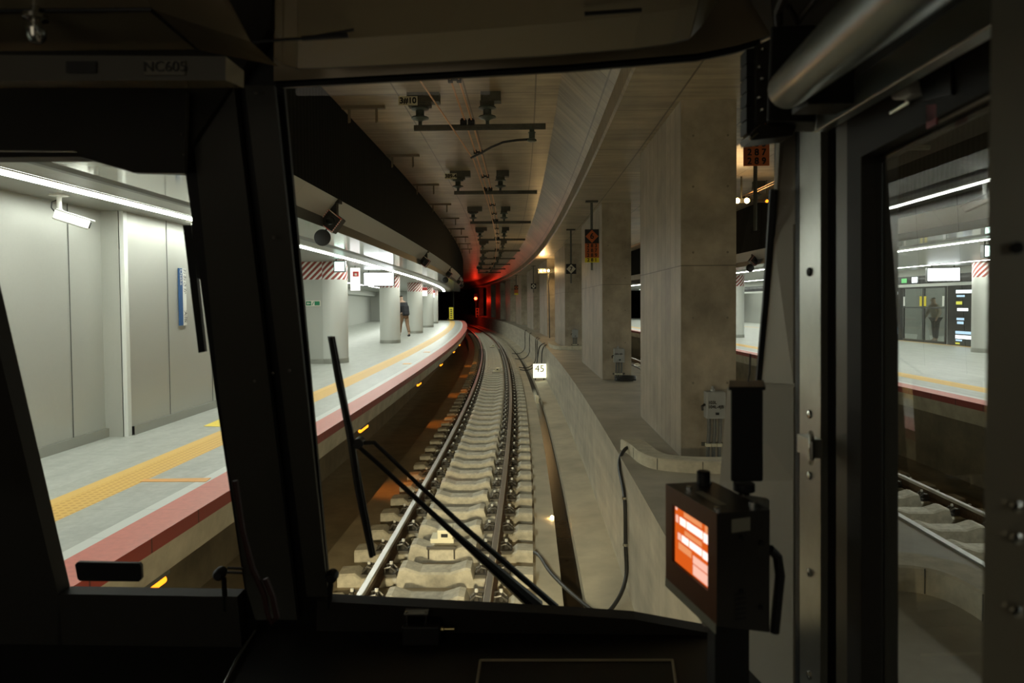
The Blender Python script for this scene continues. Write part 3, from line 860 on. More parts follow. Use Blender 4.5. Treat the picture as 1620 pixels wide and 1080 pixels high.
seq = [(20.4, 1.8, 'p', 'black information panel at the right of the cab door window'), (22.25, 2.4, 'd', 'glazed platform doors with a standing person behind them'), (24.7, 2.4, 'q', 'black information panel at the left edge of the cab door window'),
       (27.15, 2.4, 'd', 'glazed platform doors hidden left of the cab door window'), (29.6, 2.4, 'p', 'black information panel glimpsed beside nearest concrete pillar'), (32.05, 2.4, 'd', 'glazed platform doors glimpsed beside the nearest pillar column'),
       (34.5, 2.4, 'p', 'black information panel farthest along the right platform'), (17.9, 2.4, 'd', 'glazed platform doors beyond the right frame post')]
for s0, w, k, lab in seq:
    if k == 'd': psd_doors(s0, w, lab)
    else: psd_panel(s0, w, lab, k == 'p')

# =================================================================== OVERHEAD LINE
def support(s, k, right=False):
    oc = OT if right else 0
    t = thing('overhead_support', ('overhead line support carrying the 3#10 plate, nearest the windscreen' if k == 0 and not right else
              '%s overhead line support along the left track ceiling' % ('second third fourth fifth sixth seventh eighth ninth'.split()[min(k - 1, 7)]) if not right else
              ['nearest', 'second', 'third', 'fourth'][k] + ' overhead line support above the right track'), 'overhead support', P(oc + .3, s, 5.3), TH(s), 'overhead line supports')
    mb = MB(); mb.box((.02, 0, -.44), (1.72, .06, .055), 'steel_galv'); mb.box((.02, 0, -.44), (1.72, .02, .075), 'steel_galv'); mb.build('bar', t, local=True)
    for x, bw in ((-.76, .42), (.12, .26)):
        mb = MB(); mb.box((x + .05, 0, -.06), (bw, .16, .12), 'steel_galv'); mb.box((x, 0, -.14), (bw * .7, .12, .06), 'steel_galv'); mb.build('ceiling_bracket', t, local=True)
        mb = MB()
        mb.lathe([(.03, -.16), (.115, -.185), (.115, -.2), (.055, -.215), (.055, -.285), (.115, -.305), (.115, -.32), (.04, -.345), (.025, -.36), (.025, -.41), (0, -.41)], (x, 0, 0), 'ins_green', 18)
        mb.build('insulator', t, smooth=True, local=True)
    mb = MB()
    for x in (-.19, -.09):
        mb.box((x, 0, -.385), (.085, .07, .075), 'black_matte'); mb.box((x, 0, -.36), (.06, .14, .04), 'black_matte')
    mb.build('clamp', t, local=True)
    if k % 2 == 0 and not right and k < 1:
        pass
    return t
sup = []
for k in range(9):
    s = 9.0 + 5.25 * k
    sup.append((support(s, k), s))
for k in range(3): support(10.5 + 5.25 * k, k, True)
def plate(t, s, txt):
    c = P(.3 - .92, s, 5.3)
    mb = MB(); pc = c + DO(s) * .02 + Vector((0, 0, -.115)) - DT(s) * .1
    mb.box(pc, (.245, .012, .115), 'plate_cream', Matrix.Rotation(TH(s), 3, 'Z')); p = mb.build('number_plate', t)
    text('lettering', txt, .105, 'ink', pc, DO(s), UP, p, .008, bold=.0035)
plate(sup[0][0], sup[0][1], '3#10'); plate(sup[1][0], sup[1][1], '389-4')
# registration arm on the first support (hangs from it)
t0, s0 = sup[0]
mb = MB(); mb.box(P(1.0, s0, 4.80), (.06, .06, .14), 'ins_green'); mb.lathe([(.035, 0), (.06, .01), (.06, .03), (.04, .04), (.04, .11), (.055, .12), (.03, .14)], P(1.0, s0, 4.66), 'ins_green', 12); mb.build('arm_insulator', t0)
mb = MB()
mb.tube([P(.98, s0 + .02, 4.70), P(.80, s0 + .1, 4.71), P(.62, s0 + .2, 4.71), P(.45, s0 + .35, 4.68), P(.30, s0 + .6, 4.66), P(.12, s0 + 1.1, 4.70)], .016, 'black_matte', 8)
mb.build('registration_arm', t0, smooth=True)
def wire(pts, r, lab, name='contact_wire', m='copper', cat='wire', grp='overhead wires'):
    mb = MB(); mb.tube(pts, r, m, 6); return tag(mb.build(name, smooth=True), lab, cat, grp)
def sag(oA, oB, z, s0, s1, n=40): return [P(oA + (oB - oA) * k / n, s0 + (s1 - s0) * k / n, z) for k in range(n + 1)]
wire(sag(.125, .14, 4.945, 2, 58), .0115, 'left one of the twin copper wires above the left track')
wire(sag(.215, .225, 4.945, 2, 58), .0115, 'right one of the twin copper wires above the left track')
wire(sag(-.42, .11, 4.78, 2, 10.6, 10) + sag(.11, .16, 4.78, 11.4, 58, 30), .010, 'single lower copper wire slanting in beside the twin wires')
wire(sag(OT + .05, OT + .05, 4.94, 4, 40), .009, 'copper wire above the right track, left one')
wire(sag(OT + .15, OT + .15, 4.94, 4, 40), .009, 'copper wire above the right track, right one')
for k, s in enumerate([7.35, 10.85, 12.9, 16.6, 18.2, 21.8, 23.4, 27.0]):
    mb = MB()
    c = P(.172, s, 4.945)
    for d in (-.046, .046): mb.box(c + DO(s) * d, (.05, .05, .06), 'black_matte'); 
    mb.box(c, (.1, .03, .025), 'black_matte')
    lab = ['black clip joining the twin wires at the top of the windscreen', 'black clip joining the twin wires just past the registration arm'][k] if k < 2 else '%s black clip on the twin wires beyond the registration arm' % ordi(k)
    tag(mb.build('wire_clip'), lab, 'clip', 'clips on the twin wires')
# dim light-coloured marker plates on the ceiling
# U frames along the left ceiling edge
un = 'nearest second third fourth fifth sixth seventh eighth ninth tenth'.split()
for k in range(9):
    s = 9.5 + k * 3.1
    t = thing('hanging_frame', '%s steel hanging frame on the ceiling beside the black bulkhead' % un[k], 'bracket', P(-1.32, s, 5.3), TH(s), 'steel frames beside the black bulkhead')
    mb = MB(); mb.box((0, 0, -.02), (.6, .07, .04), 'hanger_steel'); mb.build('rail', t, local=True)
    for x in (-.2, .18):
        mb = MB(); mb.box((x, 0, -.12), (.03, .04, .2), 'hanger_steel'); mb.box((x, -.03, -.2), (.02, .02, .08), 'hanger_steel'); mb.build('hanger', t, local=True)

# =================================================================== HANGING NUMBER SIGNS
def diamond(c, s, h, m):
    return [c + UP * h, c - DO(s) * h, c - UP * h, c + DO(s) * h]
def numsign(o, s, ztop, zceil, rows, lab, wide=.275, dm=None, low=.25, grp=None):
    zb = ztop - len(rows) * .0 
    t = thing('hanging_sign', lab, 'sign', P(o, s, ztop), TH(s), 'hanging number signs')
    mb = MB(); mb.tube([P(o, s + .03, zceil), P(o, s + .03, ztop - .0)], .025, 'steel_galv', 8); mb.build('pole', t)
    mb = MB(); mb.box(P(o, s + .03, zceil - .02), (.24, .12, .03), 'steel_galv')
    mb.build('ceiling_plate', t)
    z = ztop
    for kind, txt, h in rows:
        if kind == 'dia':
            mb = MB(); mb.box(P(o, s, z - h / 2), (wide, .02, h), 'ink', Matrix.Rotation(TH(s), 3, 'Z')); b = mb.build('diamond_plate', t)
            c = P(o, s, z - h / 2) - DT(s) * .013
            mb = MB(); mb.prism(diamond(c, s, h * .46, dm), DT(s) * .003, dm); mb.build('diamond', b)
            text('numeral', txt, h * .55, 'ink', c, DO(s), UP, b, .004, bold=.004)
        else:
            mm = {'o': 'sign_orange', 'y': 'sign_yellow'}[kind]
            mb = MB(); mb.box(P(o, s, z - h / 2), (wide, .02, h), mm, Matrix.Rotation(TH(s), 3, 'Z')); b = mb.build('number_row', t)
            text('numerals', ' '.join(txt), h * 1.05, 'ink', P(o, s, z - h / 2) - DT(s) * .01, DO(s), UP, b, .004, bold=.0022)
        z -= h
    if low:
        mb = MB(); mb.tube([P(o, s + .03, ztop), P(o, s + .03, z - low)], .022, 'steel_galv', 8); mb.build('lower_pole', t)
numsign(2.22, 13.4, 3.99, 4.55, [('dia', '6', .275), ('o', '283', .093), ('o', '287', .093), ('o', '289', .093), ('y', '281', .09)], 'black and orange hanging sign with 6, 283, 287, 289 and yellow 281', dm='sign_orange', low=.15)
numsign(2.23, 18.5, 3.61, 4.55, [('dia', '7', .27)], 'hanging white diamond sign with number 7', dm='sign_white', low=.25)
numsign(2.2, 36.3, 3.6, 4.55, [('dia', '8', .28)], 'small far hanging sign with a white diamond', dm='sign_white', low=.2)
numsign(2.05, 47.8, 3.82, 4.55, [('dia', '8', .3), ('o', '', .25), ('y', '', .12)], 'farthest hanging sign, orange diamond above orange and yellow plates', dm='sign_orange', low=0)
numsign(3.44, 7.6, 4.60 - .0, 4.62, [('dia', '6', .275), ('o', '283', .095), ('o', '287', .095), ('o', '289', .095)], 'orange hanging sign with 287 and 289 right of nearest pillar', dm='sign_orange', low=.7)

# =================================================================== WARM LAMPS, SIGNALS, 45
t = thing('lamp_post', 'post on the walkway carrying three warm lamps in a row', 'lamp', P(2.36, 30.2, 1.0), TH(30))
mb = MB(); mb.tube([(.12, .05, 0), (.10, .05, 1.9), (.06, 0, 2.45), (.1, 0, 2.7)], .025, 'cable_black', 8); mb.build('pole', t, smooth=True, local=True)
mb = MB(); mb.box((-.02, .06, 2.98), (.7, .06, .2), 'steel_galv'); mb.box((.08, .08, 2.8), (.06, .04, .25), 'steel_galv'); mb.build('crossbar', t, local=True)
for k in range(3):
    mb = MB(); mb.lathe([(.02, .02), (.06, 0), (.075, -.03)], (-.26 + .17 * k, .03, 2.99), 'steel_galv', 14, axis=(0, 1, 0)); lh = mb.build('lamp_housing', t, local=True)
    mb = MB(); mb.lathe([(0, -.035), (.04, -.03), (.055, 0), (0, 0)], (-.26 + .17 * k, .015, 2.99), 'lamp_warm', 14, axis=(0, 1, 0)); mb.build('bulb', lh, local=True)
t = thing('twin_lamp', 'pair of warm lamps hanging from the right track ceiling beside nearest pillar', 'lamp', tuple(atY(1174.5, 317, 15.0)), TH(15))
mb = MB(); mb.box((0, .07, .0), (.36, .05, .1), 'steel_galv'); mb.tube([(0, .07, .05), (0, .07, .535)], .02, 'steel_galv', 8); mb.build('hanger', t, local=True)
for x in (-.105, .105):
    mb = MB(); mb.lathe([(.02, .05), (.06, .03), (.07, 0)], (x, .02, 0), 'steel_galv', 14, axis=(0, 1, 0)); lh = mb.build('lamp_housing', t, local=True)
    mb = MB(); mb.lathe([(0, -.03), (.04, -.025), (.055, 0), (0, 0)], (x, .02, 0), 'lamp_warm', 14, axis=(0, 1, 0)); mb.build('bulb', lh, local=True)
t = thing('amber_marker', 'tiny amber marker lamp above the right track', 'lamp', tuple(atY(1213.5, 318, 15.5)), TH(15))
mb = MB(); mb.lathe([(0, -.03), (.03, -.02), (.035, 0), (.03, .03), (0, .03)], (0, 0, 0), 'lamp_amber', 12, axis=(0, 1, 0)); mb.build('lens', t, local=True)
mb = MB(); mb.tube([(0, .04, .02), (0, .04, 5.3 - atY(1213.5, 318, 15.5).z)], .01, 'steel_galv', 6); mb.build('hanger', t, local=True)

sgp = atY(752.5, 472, 84)
t = thing('red_signal', 'red signal light glowing at the far end of the left tunnel', 'signal', (sgp.x, sgp.y, 1.0))
hz = sgp.z - 1.0
mb = MB(); mb.box((0, .2, hz + .1), (.42, .25, .95), 'black_satin'); mb.build('head', t, local=True)
mb = MB(); mb.lathe([(0, -.06), (.14, -.04), (.19, 0), (0, 0)], (0, .06, hz), 'signal_red', 16, axis=(0, 1, 0)); mb.build('red_lens', t, local=True)
mb = MB(); mb.lathe([(.21, .1), (.22, -.05), (.205, -.05), (.2, .1)], (0, .0, hz), 'black_satin', 16, axis=(0, 1, 0)); mb.build('hood', t, local=True)
mb = MB(); mb.tube([(0, .25, 0), (0, .25, hz - .3)], .06, 'steel_galv', 8); mb.build('post', t, local=True)
mb = MB(); mb.box((.18, .1, hz - 1.75), (.42, .03, 1.15), 'plate_cream'); pl = mb.build('number_plate', t, local=True)
mb = MB()
for k in range(3): mb.box((.18, .07, hz - 2.1 + k * .35), (.18, .01, .2), 'ink')
mb.build('lettering', pl, local=True)

s45 = 24.0
t = thing('speed_sign', 'glowing cream speed sign 45 beside the low concrete wall', 'sign', P(1.63, s45, -.16), TH(s45))
mb = MB(); mb.box((0, .03, .33), (.49, .06, .52), 'steel_galv'); mb.tube([(-.15, .06, 0), (-.15, .06, .1)], .02, 'steel_galv', 6); mb.tube([(.15, .06, 0), (.15, .06, .1)], .02, 'steel_galv', 6); mb.build('case', t, local=True)
mb = MB(); mb.box((0, -.004, .33), (.47, .01, .5), 'sign_lit'); f = mb.build('face', t, local=True)
text('numerals', '45', .34, 'steel_galv', P(1.63, s45, .24) - DT(s45) * .012, DO(s45), UP, t, .004)
# cables from sign up over the wall
def cable(pts, r, lab, m='cable_black', clips=None, grp='black cables over the low wall'):
    # smooth by Catmull-Rom
    P_ = [Vector(p) for p in pts]; out = []
    for i in range(len(P_) - 1):
        a = P_[max(0, i - 1)]; b = P_[i]; c = P_[i + 1]; d = P_[min(len(P_) - 1, i + 2)]
        for k in range(6):
            u = k / 6
            out.append(.5 * ((2 * b) + (c - a) * u + (2 * a - 5 * b + 4 * c - d) * u * u + (3 * b - a - 3 * c + d) * u ** 3))
    out.append(P_[-1])
    t = None
    mb = MB(); mb.tube(out, r, m, 8); o = mb.build('cable', smooth=True)
    if lab: tag(o, lab, 'cable', grp)
    for p, q in (clips or []):
        m2 = MB(); m2.tube([Vector(p) - Vector(q) * .012, Vector(p) + Vector(q) * .012], r * 1.35, 'chrome', 8); m2.build('clip', o)
    return o
k1 = P(1.835, 6.42, .72); k2 = P(1.835, 6.36, .30); k3 = P(1.56, 5.95, -.17)
cable([P(2.02, 7.1, 1.06), P(1.92, 7.02, 1.05), P(1.84, 6.85, .93), k1, k2, P(1.83, 6.3, .02), P(1.72, 6.1, -.12), k3, P(1.35, 6.25, -.14), P(1.15, 6.75, -.13), P(1.0, 7.3, -.13), P(.8, 7.35, -.2)], .019,
      'thick black cable looping from the curb end down the wall to the track', clips=[(k1, (0, 0, 1)), (k2, (0, 0, 1)), (k3, (1, 0, 0))])
cable([P(1.70, s45, .42), P(1.72, s45 + .1, .8), P(1.80, s45 + .3, 1.01), P(1.95, s45 + 1.2, 1.02)], .02, 'black cable arching over the wall from the left of the 45 sign')
cable([P(1.53, s45, .42), P(1.62, s45 + .3, .9), P(1.72, s45 + .6, 1.04), P(1.95, s45 + 2.2, 1.02)], .02, 'black cable arching over the wall from the right of the 45 sign')
for k, s in enumerate((29, 30, 34.5, 38)):
    cable([P(2.0, s + .8, 1.02), P(1.87, s, 1.01), P(1.84, s, .8), P(1.83, s - .05, .1), P(1.6, s - .8, -.12), P(1.3, s - 1.5, -.15), P(1.05, s - 1.3, -.14)], .02,
          ['first of the paired cables down the wall beyond the 45 sign', 'second of the paired cables down the wall beyond the 45 sign', 'cable down the far wall, next after the pair', 'farthest cable down the far wall'][k])
mb = MB(); mb.box(P(1.3, 18.8, -.1), (.1, .5, .16), 'balise', Matrix.Rotation(TH(19), 3, 'Z')); mb.box(P(1.36, 18.6, -.1), (.05, .2, .1), 'clip_steel'); 
tag(bevel(mb.build('trackside_box'), .01), 'cream trackside box in the gutter short of the 45 sign', 'box')
mb = MB(); mb.lathe([(0, 0), (.02, .005), (.02, .03), (0, .04)], P(1.22, 8.6, -.17), 'lamp_warm', 10)
tag(mb.build('marker_light'), 'tiny bright marker light beside the wet gutter', 'light')

# junction boxes on pillars
def jbox(s, uo, z0, w, h, lab, lines):
    c = P(2.46 + uo, s - .07, z0)
    t = thing('junction_box', lab, 'junction box', c, TH(s), 'grey junction boxes on the pillars')
    mb = MB(); mb.box((0, 0, h / 2), (w, .13, h), 'box_grey'); bevel(mb.build('box', t, local=True), .008)
    mb = MB(); mb.box((0.01, -.068, h * .2), (w * .17, .01, h * .09), 'ink'); mb.build('nameplate', t, local=True)
    mb = MB(); mb.tube([(-w / 2 - .005, -.01, h * .52), (-w / 2 - .035, -.02, h * .45), (-w / 2 - .03, -.02, h * .3)], .012, 'cable_black', 6); mb.build('handle', t, local=True)
    mb = MB(); mb.lathe([(.022, 0), (.022, .02), (.012, .03), (.012, .05), (0, .05)], (-.02, 0, h), 'box_grey', 8); mb.build('lug', t, local=True)
    hb = z0 - 1.02
    for x in (-.055, 0, .055):
        mb = MB(); mb.tube([(x, 0, 0), (x, 0, -hb * .35), (x - .01, 0, -hb * .7), (x - .01, 0, -hb)], .018, 'conduit', 8); mb.build('conduit', t, smooth=True, local=True)
    mb = MB(); mb.box((0, .03, -hb * .68), (.24, .02, .035), 'steel_galv')
    for x in (-.065, -.01, .045): mb.box((x, -.01, -hb * .68), (.05, .05, .03), 'plate_cream')
    mb.build('clamp_rail', t, local=True)
    for i, ln in enumerate(lines):
        text('lettering', ln, .042, 'ink', c + DO(s) * (-w / 2 + .012) - DT(s) * .066 + UP * (h * (.61 - .16 * i)), DO(s), UP, t, .003, align='LEFT', bold=.0008)
jbox(6.87, .315, 1.41, .185, .265, 'grey junction box marked 103L 104L-4JB on nearest pillar', ['103L', '104L-4JB'])
jbox(13.75, .32, 1.36, .21, .28, 'grey junction box on the second concrete pillar', ['103L-4JB'])
jbox(23.2, .33, 1.38, .2, .27, 'grey junction box on the third concrete pillar', [])
mb = MB()
for k in range(3):
    a0 = k * 1.3
    mb.tube([P(2.46 + .42 + .2 * math.cos(a0 + u * .5), 13.5 + .12 * math.sin(a0 + u * .5), 1.03 + k * .03) for u in range(12)], .02, 'cable_black', 6)
tag(mb.build('coiled_cable', smooth=True), 'coil of black cable on the walkway at the second pillar base', 'cable')

# curbs on the walkway
def curb(pts, h, w, lab):
    P_ = [Vector((p[0], p[1], 1.0)) for p in pts]; out = []
    for i in range(len(P_) - 1):
        a = P_[max(0, i - 1)]; b = P_[i]; c = P_[i + 1]; d = P_[min(len(P_) - 1, i + 2)]
        for k in range(6):
            u = k / 6
            out.append(.5 * ((2 * b) + (c - a) * u + (2 * a - 5 * b + 4 * c - d) * u * u + (3 * b - a - 3 * c + d) * u ** 3))
    out.append(P_[-1])
    mb = MB(); rings = []
    for k, p in enumerate(out):
        d = (out[min(k + 1, len(out) - 1)] - out[max(k - 1, 0)]).normalized()
        nrm = Vector((-d.y, d.x, 0))
        rings.append(mb.add([p, p + UP * (h - .012), p + nrm * .012 + UP * h, p + nrm * w + UP * h, p + nrm * w]))
    for a, b in zip(rings, rings[1:]):
        for j in range(4): mb.face((a + j, a + j + 1, b + j + 1, b + j), 'curb_concrete')
    mb.face([rings[0] + j for j in range(5)], 'curb_concrete'); mb.face([rings[-1] + j for j in (4, 3, 2, 1, 0)], 'curb_concrete')
    # block joints
    for k in range(9, len(out) - 1, 11):
        p = out[k]; d = (out[k + 1] - out[k - 1]).normalized(); nrm = Vector((-d.y, d.x, 0))
        mb.box(p + UP * (h / 2) - nrm * .001, (.006, .004, h * .96), 'panel_seam', Matrix((d, nrm, UP)).transposed())
    tag(mb.build('curb'), lab, 'curb', 'low concrete curbs on the walkway')
curb([(1.14, 7.2), (1.19, 6.95), (1.22, 6.6), (1.30, 6.36), (1.45, 6.24), (1.68, 6.16), (1.95, 6.14), (2.25, 6.16)], .11, .2, 'pale curved curb around the foot of nearest pillar')
curb([(1.5, 3.70), (1.8, 3.64), (2.0, 3.62), (2.14, 3.60), (2.24, 3.50), (2.27, 3.3), (2.24, 3.0), (2.2, 2.4)], .14, .22, 'curved grey curb on the walkway seen through the cab door window')

c24 = 24.2
curb([tuple(P(2.05, 25.5, 0))[:2], tuple(P(2.0, 24, 0))[:2], tuple(P(2.1, 22.9, 0))[:2], tuple(P(2.4, 22.6, 0))[:2], tuple(P(3.1, 22.55, 0))[:2]], .12, .2, 'curved curb around the foot of the third pillar')

# =================================================================== PEOPLE
def figure(name, joints, edges, radii, m, parent=None, sub=2):
    me = bpy.data.meshes.new(name); me.from_pydata(joints, edges, [])
    o = bpy.data.objects.new(name, me); COL.objects.link(o)
    sk = o.modifiers.new('skin', 'SKIN'); sk.use_smooth_shade = True
    lay = me.skin_vertices.new(name='') if not me.skin_vertices else me.skin_vertices[0]
    for v, r in zip(lay.data, radii): v.radius = (r[0], r[1]) if isinstance(r, tuple) else (r, r)
    lay.data[0].use_root = True
    sd = o.modifiers.new('sub', 'SUBSURF'); sd.levels = sub; sd.render_levels = sub
    # bake to a plain mesh
    dg = bpy.context.evaluated_depsgraph_get()
    nm = bpy.data.meshes.new_from_object(o.evaluated_get(dg))
    bpy.data.objects.remove(o); bpy.data.meshes.remove(me)
    nm.materials.clear(); nm.materials.append(MATS[m]); nm.name = name
    for p in nm.polygons: p.use_smooth = True
    o = bpy.data.objects.new(name, nm); COL.objects.link(o)
    if parent: o.parent = parent
    return o
def person(loc, rz, lab, top, bottom, lean=.12, hgt=1.6, pack=None, stride=.28, sc=1.0):
    t = thing('person', lab, 'person', loc, rz)
    k = hgt / 1.7 * sc
    def v(x, y, z): return (x * k, y * k, z * k)
    L = lean
    # walking towards +Y
    J = [v(0, 0, .92), v(0, L * .5, 1.12), v(0, L, 1.36), v(0, L * 1.25, 1.47), v(0, L * 1.5, 1.60), v(0, L * 1.6, 1.68),
         v(-.09, 0, .88), v(-.10, stride * .7, .50), v(-.10, stride, .09), v(-.11, stride + .16, .03),
         v(.09, 0, .88), v(.10, -stride * .25, .48), v(.10, -stride, .12), v(.11, -stride + .13, .03),
         v(-.17, L, 1.37), v(-.23, L - .08, 1.12), v(-.22, L + .08, .90), v(-.215, L + .12, .80),
         v(.17, L, 1.37), v(.23, L + .06, 1.12), v(.22, L + .20, .92), v(.215, L + .25, .83)]
    E = [(0, 1), (1, 2), (2, 3), (3, 4), (4, 5), (0, 6), (6, 7), (7, 8), (8, 9), (0, 10), (10, 11), (11, 12), (12, 13), (2, 14), (14, 15), (15, 16), (16, 17), (2, 18), (18, 19), (19, 20), (20, 21)]
    Rr = [(.15, .11), (.14, .10), (.16, .11), .06, (.085, .10), .06, .085, .06, .045, .04, .085, .06, .045, .04, .065, .048, .036, .03, .065, .048, .036, .03]
    figure('body', J, E, [tuple(a * k for a in r) if isinstance(r, tuple) else r * k for r in Rr], 'skin', t)
    figure('jacket', [v(0, 0, .86), v(0, L * .5, 1.12), v(0, L, 1.37), v(-.17, L, 1.37), v(-.23, L - .08, 1.12), v(-.225, L + .06, .93), v(.17, L, 1.37), v(.23, L + .06, 1.12), v(.225, L + .17, .95)],
           [(0, 1), (1, 2), (2, 3), (3, 4), (4, 5), (2, 6), (6, 7), (7, 8)], [(.18 * k, .135 * k), (.165 * k, .125 * k), (.18 * k, .13 * k), .085 * k, .066 * k, .054 * k, .085 * k, .066 * k, .054 * k], top, t)
    figure('trousers', [v(0, 0, .94), v(-.09, 0, .86), v(-.10, stride * .7, .50), v(-.10, stride, .12), v(.09, 0, .86), v(.10, -stride * .25, .48), v(.10, -stride, .15)],
           [(0, 1), (1, 2), (2, 3), (0, 4), (4, 5), (5, 6)], [(.16 * k, .125 * k), .1 * k, .078 * k, .062 * k, .1 * k, .078 * k, .062 * k], bottom, t)
    figure('hair', [v(0, L * 1.5 - .02, 1.63), v(0, L * 1.6 - .02, 1.70)], [(0, 1)], [(.092 * k, .10 * k), (.075 * k, .085 * k)], 'hair', t)
    for sx, yy in ((-1, stride), (1, -stride)):
        figure('shoe', [v(sx * .105, yy - .03, .05), v(sx * .11, yy + .10, .04), v(sx * .11, yy + .19, .03)], [(0, 1), (1, 2)], [.05 * k, .045 * k, .035 * k], 'cloth_black', t)
    # face
    mb = MB(); fy = (L * 1.55 + .105) * k
    for sx in (-1, 1): mb.lathe([(.012 * k, -.004), (.012 * k, .004), (0, .006)], (sx * .035 * k, fy - .012, 1.61 * k), 'hair', 8, axis=(0, 1, 0))
    mb.build('eyes', t, local=True)
    mb = MB(); mb.prism([(-.012 * k, fy - .01, 1.565 * k), (.012 * k, fy - .01, 1.565 * k), (0, fy - .012, 1.605 * k)], (0, .02, 0), 'skin'); mb.build('nose', t, local=True)
    return t
pp = atY(640.5, 500, 31.0)
pt = person((pp.x - .02, 31.0, 1.1), math.radians(30), 'person in dark jacket walking with a black backpack behind second silver column', 'cloth_black', 'cloth_brown', lean=.24, hgt=1.74, sc=1.06)
bp = thing('backpack', 'black backpack on the walking person on the left platform', 'backpack', (pp.x - .02, 31.0, 1.1), math.radians(30))
mb = MB(); mb.box((0, -.16, 1.17), (.30, .2, .46), 'cloth_black', Matrix.Rotation(-.2, 3, 'X')); ob = bevel(mb.build('bag', bp, local=True), .06, 3)
mb = MB(); mb.box((0, -.27, 1.08), (.24, .07, .22), 'cloth_black', Matrix.Rotation(-.2, 3, 'X')); bevel(mb.build('pocket', bp, local=True), .03, 3)
q = P(OP + .5, 23.5, 1.1)
person((q.x, q.y, 1.1), math.radians(100), 'person in beige top standing behind the glazed right platform doors', 'cloth_beige', 'cloth_black', lean=.08, hgt=1.55, stride=.05)
mb = MB(); w = P(OP + .5, 24.15, 1.1)
mb.prism([w + Vector((-.2, -.1, 0)), w + Vector((.2, -.1, 0)), w + Vector((.15, -.1, .35)), w + Vector((.02, -.1, .72)), w + Vector((-.12, -.1, .4))], (0, .22, 0), 'bag_white')
tag(bevel(mb.build('white_bag'), .03, 2), 'white bag standing behind the glazed right platform doors', 'bag')

# =================================================================== CAB
NEAR = Vector((0, -.045, 0))
def fpiece(mb, px, m, off=0.0, vec=None, mside=None):
    mb.prism([front(x, y, off) for x, y in px], vec if vec is not None else NEAR, m, mside)
wf = MB()
# outer left area and frame around the left window
fpiece(wf, [(-500, -200), (-60, -200), (-42, 257), (0, 450), (112, 932), (140, 1300), (-500, 1300)], 'cab_dark')
fpiece(wf, [(-60, -200), (470, -200), (440, 60), (294, 277), (217, 275), (150, 256), (-42, 257)], 'cab_dark')
fpiece(wf, [(112, 927), (387, 931), (420, 1300), (100, 1300)], 'cab_dark')
# centre post
fpiece(wf, [(294, 60), (442, 60), (522, 942), (530, 1300), (400, 1300), (387, 931), (342, 633), (294, 277)], 'cab_black', -.004, Vector((0, .012, 0)))
# below windscreen
fpiece(wf, [(510, 938), (870, 957), (1000, 966), (1120, 988), (1260, 1000), (1260, 1300), (500, 1300)], 'cab_dark')
# header above windscreen
fpiece(wf, [(438, -200), (1330, -200), (1330, 40), (1240, 48), (1200, 67), (1160, 79), (1100, 91), (900, 108), (660, 122), (439, 134)], 'cab_brown', 0, Vector((0, -.02, 0)), 'cab_black')
wfo = struct(wf, 'wall_front')
# cover of the post nearest the viewer
mb = MB(); fpiece(mb, [(297, 135), (370, 138), (470, 980), (404, 980), (389, 930), (347, 633), (314, 300)], 'cab_pillar', -.03, Vector((0, .02, 0)))
post = mb.build('post_cover', wfo)
mb = MB(); fpiece(mb, [(391, 138), (437, 138), (521, 940), (488, 940)], 'cab_pillar', -.035, Vector((0, -.012, 0)), 'cab_black'); mb.build('post_trim', wfo)
mb = MB()
for x, y in ((432, 590), (458, 586), (403, 603), (405, 147), (433, 375)):
    mb = MB(); mb.lathe([(.0035, 0), (.003, .002), (0, .003)], front(x, y, -.067), 'clip_steel', 8, axis=(0, -1, 0)); mb.build('screw', wfo)
# window gaskets
def gasket(pts, parent, off=.0, r=.006, closed=True):
    mb = MB(); q = [front(x, y, off) for x, y in pts]
    if closed: q.append(q[0])
    mb.tube(q, r, 'rubber', 6); mb.build('gasket', parent, smooth=True)
gasket([(439, 134), (660, 122), (900, 108), (1100, 91), (1160, 79), (1201, 66)], wfo, -.01, .0075, False)
gasket([(1224, 300), (1212, 480), (1201, 606)], wfo, -.01, .008, False)
# glass
mb = MB(); mb.poly([front(x, y, .012) for x, y in ((-60, 200), (300, 200), (400, 960), (90, 960))], 'screen_glass'); struct(mb, 'window_1')
mb = MB(); mb.poly([front(x, y, .012) for x, y in ((430, 30), (1260, 30), (1150, 1010), (520, 1010))], 'screen_glass'); struct(mb, 'window_2')

# panel above windscreen (ceiling bulge of the cab)
def hp(px, py, Y): return atY(px, py, Y)
mb = MB()
edge = [(436, 88), (448, 98), (470, 105), (520, 104), (700, 95), (860, 85), (1000, 74), (1060, 66), (1090, 58), (1108, 40), (1150, -30)]
ptsA = [hp(x, y, 1.08) for x, y in edge]
ptsB = [hp(400 + (x - 400) * 1.02, y - 42 - (x - 400) * .02, .98) for x, y in edge]
topL = [hp(x, -260, .70) for x, y in edge]
for L0, L1, mm in ((ptsA, ptsB, 'cab_beige'), (ptsB, topL, 'cab_beige')):
    for k in range(len(edge) - 1): mb.quad(L0[k], L0[k + 1], L1[k + 1], L1[k], mm)
cp = mb.build('ceiling_cover', smooth=False)
tag(cp, 'beige curved cover panel above the windscreen', 'panel')
md = cp.modifiers.new('solid', 'SOLIDIFY'); md.thickness = .006; md.offset = 0
mb = MB(); mb.tube([p + Vector((0, .004, 0)) for p in ptsA], .003, 'rubber', 6); mb.build('edge_gap', cp, smooth=True)
for q, r_ in ((((400, 66), (480, 61), (560, 47)), .002), (((478, 61), (551, 56)), .0035), (((925, 22), (1015, 16)), .003)):
    mb = MB(); mb.tube([hp(x, y, .955) for x, y in q], r_, 'rubber', 6); mb.build('slot', cp)
